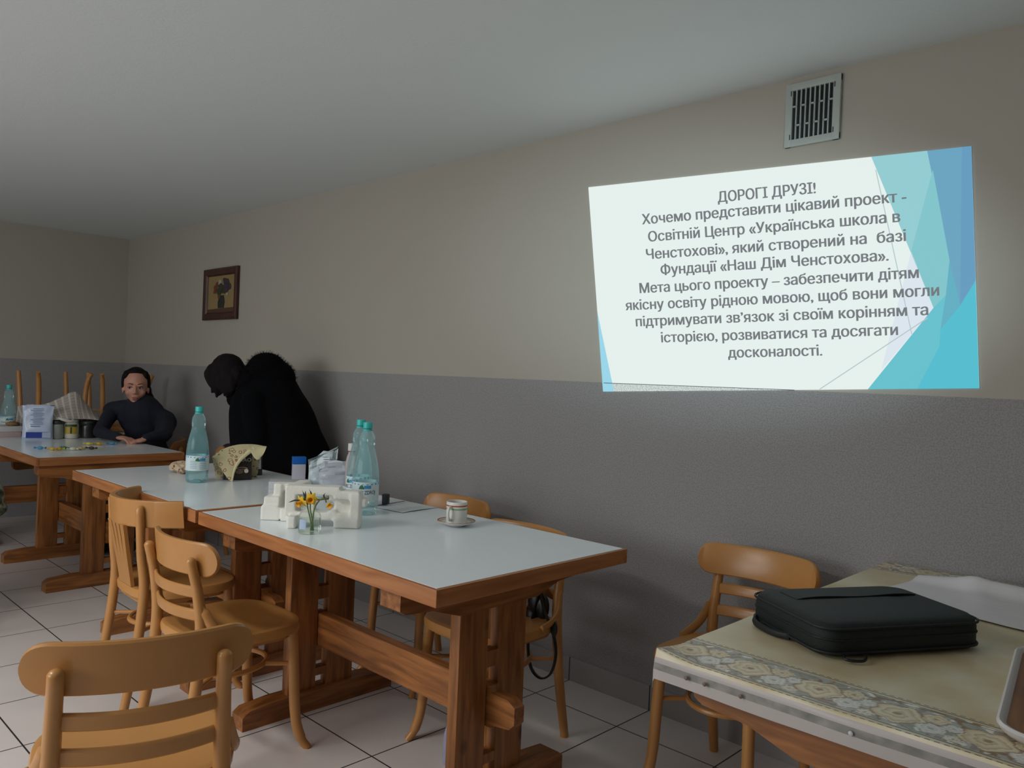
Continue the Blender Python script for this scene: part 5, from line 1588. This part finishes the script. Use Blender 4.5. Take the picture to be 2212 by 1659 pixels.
    ball(bm, P(-0.160, 1.305), (0.118, 0.110, 0.115), Rw); ball(bm, P(-0.095, 1.255), (0.105, 0.115, 0.120), Rw); ball(bm, P(-0.235, 1.235), (0.090, 0.110, 0.125), Rw)
    bm = fuse(bm, 0.011, 4)
    src = [(v.co.copy(), v.normal.copy()) for v in bm.verts]
    hood = obj('hood', bm, COAT, root, angle=80)
    bm = BM(); rnd = random.Random(5)
    for k in range(2600):
        p, n_ = rnd.choice(src)
        d = (n_ + Vector((rnd.uniform(-.5, .5), rnd.uniform(-.5, .5), rnd.uniform(-.4, .5)))).normalized()
        L = rnd.uniform(0.012, 0.028); a = d.orthogonal().normalized()*0.0011; b = d.cross(a).normalized()*0.0011
        q = [bm.verts.new(p - d*0.004 + w_) for w_ in (a, -a*0.5+b*0.9, -a*0.5-b*0.9)]; tip = bm.verts.new(p + d*L + Vector((0, 0, -0.002)))
        for i in range(3): bm.faces.new((q[i], q[(i+1) % 3], tip))
    f = obj('fur_trim', bm, plain('black_fur', srgb(12, 11, 12), 0.9, spec=0.1), hood); f['kind'] = 'stuff'
    bm = BM()
    for s in (-1, 1): capsule(bm, P(0.0, 0.78, s*0.09), P(0.02, 0.44, s*0.10), 0.095, 0.07); capsule(bm, P(0.02, 0.44, s*0.10), P(0.05, 0.10, s*0.10), 0.068, 0.055)
    bm = fuse(bm, 0.012, 4); obj('trousers', bm, plain('dark_jeans', srgb(26, 30, 40), 0.85), root, angle=80)
    for s in (-1, 1):
        bm = BM(); capsule(bm, P(0.05, 0.055, s*0.10), P(-0.11, 0.045, s*0.11), 0.053, 0.044); capsule(bm, P(0.05, 0.05, s*0.10), P(0.05, 0.16, s*0.10), 0.05, 0.052); bm = fuse(bm, 0.009, 2)
        for v in bm.verts: v.co.z = max(v.co.z, 0.002)
        obj('boot', bm, plain('black_boot', srgb(18, 18, 18), 0.5), root, angle=80)
stander()

def edge_person():
    o0 = Vector((-2.44, -0.64, 0))
    root = thing('person', 'person at the left edge, only the mottled grey green coat showing', 'person', (-2.35, -0.925, 0), PI/2)
    L = lambda x, y, z: Vector((x, y, z)) - o0
    hc = L(-2.43, -0.44, 1.055); R = frame3((0.10, 0.93, -0.35))
    bm = BM(); head_pieces(bm, hc, R, 1.0)
    capsule(bm, L(-2.43, -0.56, 0.96), hc + R @ Vector((0, -0.05, -0.03)), 0.055, 0.055)
    capsule(bm, L(-2.43, -0.60, 0.88), L(-2.44, -0.66, 0.55), 0.13, 0.14)
    for s in (-1, 1):
        sh, el, wr = L(-2.44+s*0.19, -0.58, 0.93), L(-2.44+s*0.27, -0.50, 0.70), L(-2.44+s*0.16, -0.34, 0.60)
        capsule(bm, sh, el, 0.05, 0.042); capsule(bm, el, wr, 0.042, 0.03)
        d = (wr-el).normalized(); x = Vector((0, 0, 1)).cross(d).normalized()
        hand_pieces(bm, wr, Matrix((x, d.cross(x), d)).transposed(), 0.95, 0.6, -s)
        h, kn, an = L(-2.44+s*0.09, -0.62, 0.55), L(-2.44+s*0.11, -0.22, 0.53), L(-2.44+s*0.11, -0.22, 0.08)
        capsule(bm, h, kn, 0.08, 0.058); capsule(bm, kn, an, 0.055, 0.04); capsule(bm, an, an+Vector((0, 0.13, -0.03)), 0.038, 0.03)
    bm = fuse(bm, 0.008, 2); obj('body', bm, SKIN, root, angle=80)
    bm = BM(); g = lambda x, y, z: hc + R @ Vector((x, y, z))
    ball(bm, g(0, 0.035, -0.03), (0.090, 0.098, 0.100), R); ball(bm, g(0, -0.06, -0.05), (0.085, 0.09, 0.06), R)
    bm = fuse(bm, 0.009, 3); obj('hair', bm, plain('dark_plum_hair', srgb(36, 26, 36), 0.7, bump=0.3, bscale=80), root, angle=80)
    bm = BM()
    ball(bm, L(-2.43, -0.60, 0.88), (0.21, 0.15, 0.13)); capsule(bm, L(-2.43, -0.61, 0.85), L(-2.44, -0.66, 0.55), 0.17, 0.19, sc=(1.0, 1.1))
    ball(bm, L(-2.30, -0.62, 0.64), (0.235, 0.15, 0.14)); ball(bm, L(-2.24, -0.62, 0.57), (0.19, 0.13, 0.07))
    for s in (-1, 1):
        sh, el, wr = L(-2.44+s*0.19, -0.58, 0.93), L(-2.44+s*0.27, -0.50, 0.70), L(-2.44+s*0.16, -0.34, 0.60)
        capsule(bm, sh, el, 0.075, 0.065); capsule(bm, el, wr, 0.065, 0.048)
    bm = fuse(bm, 0.012, 4)
    m, nt, p = newmat('mottled_coat'); p.inputs['Roughness'].default_value = 0.9
    tc = nt.nodes.new('ShaderNodeTexCoord'); n = nt.nodes.new('ShaderNodeTexNoise'); n.inputs['Scale'].default_value = 26
    nt.links.new(tc.outputs['Object'], n.inputs['Vector']); rp = nt.nodes.new('ShaderNodeValToRGB')
    rp.color_ramp.elements[0].position = 0.40; rp.color_ramp.elements[0].color = srgb(52, 56, 48); rp.color_ramp.elements[1].position = 0.58; rp.color_ramp.elements[1].color = srgb(150, 152, 136)
    e = rp.color_ramp.elements.new(0.5); e.color = srgb(96, 104, 84)
    nt.links.new(n.outputs['Fac'], rp.inputs['Fac']); nt.links.new(rp.outputs['Color'], p.inputs['Base Color'])
    obj('coat', bm, m, root, angle=80)
    bm = BM()
    for s in (-1, 1):
        h, kn, an = L(-2.44+s*0.09, -0.62, 0.55), L(-2.44+s*0.11, -0.22, 0.53), L(-2.44+s*0.11, -0.22, 0.11)
        capsule(bm, h, kn, 0.09, 0.068); capsule(bm, kn, an, 0.066, 0.052)
    bm = fuse(bm, 0.012, 4); obj('trousers', bm, plain('black_trousers', srgb(20, 20, 24), 0.85), root, angle=80)
    for s in (-1, 1):
        an = L(-2.44+s*0.11, -0.22, 0.055); bm = BM(); capsule(bm, an, an+Vector((0, 0.14, -0.01)), 0.05, 0.042); bm = fuse(bm, 0.009, 2)
        for v in bm.verts: v.co.z = max(v.co.z, 0.002)
        obj('shoe', bm, plain('black_leather_shoe', srgb(18, 18, 18), 0.5), root, angle=80)
edge_person()
more(-2.39, -0.925, PI/2, 'bentwood chair at the left edge under the person in the mottled coat')
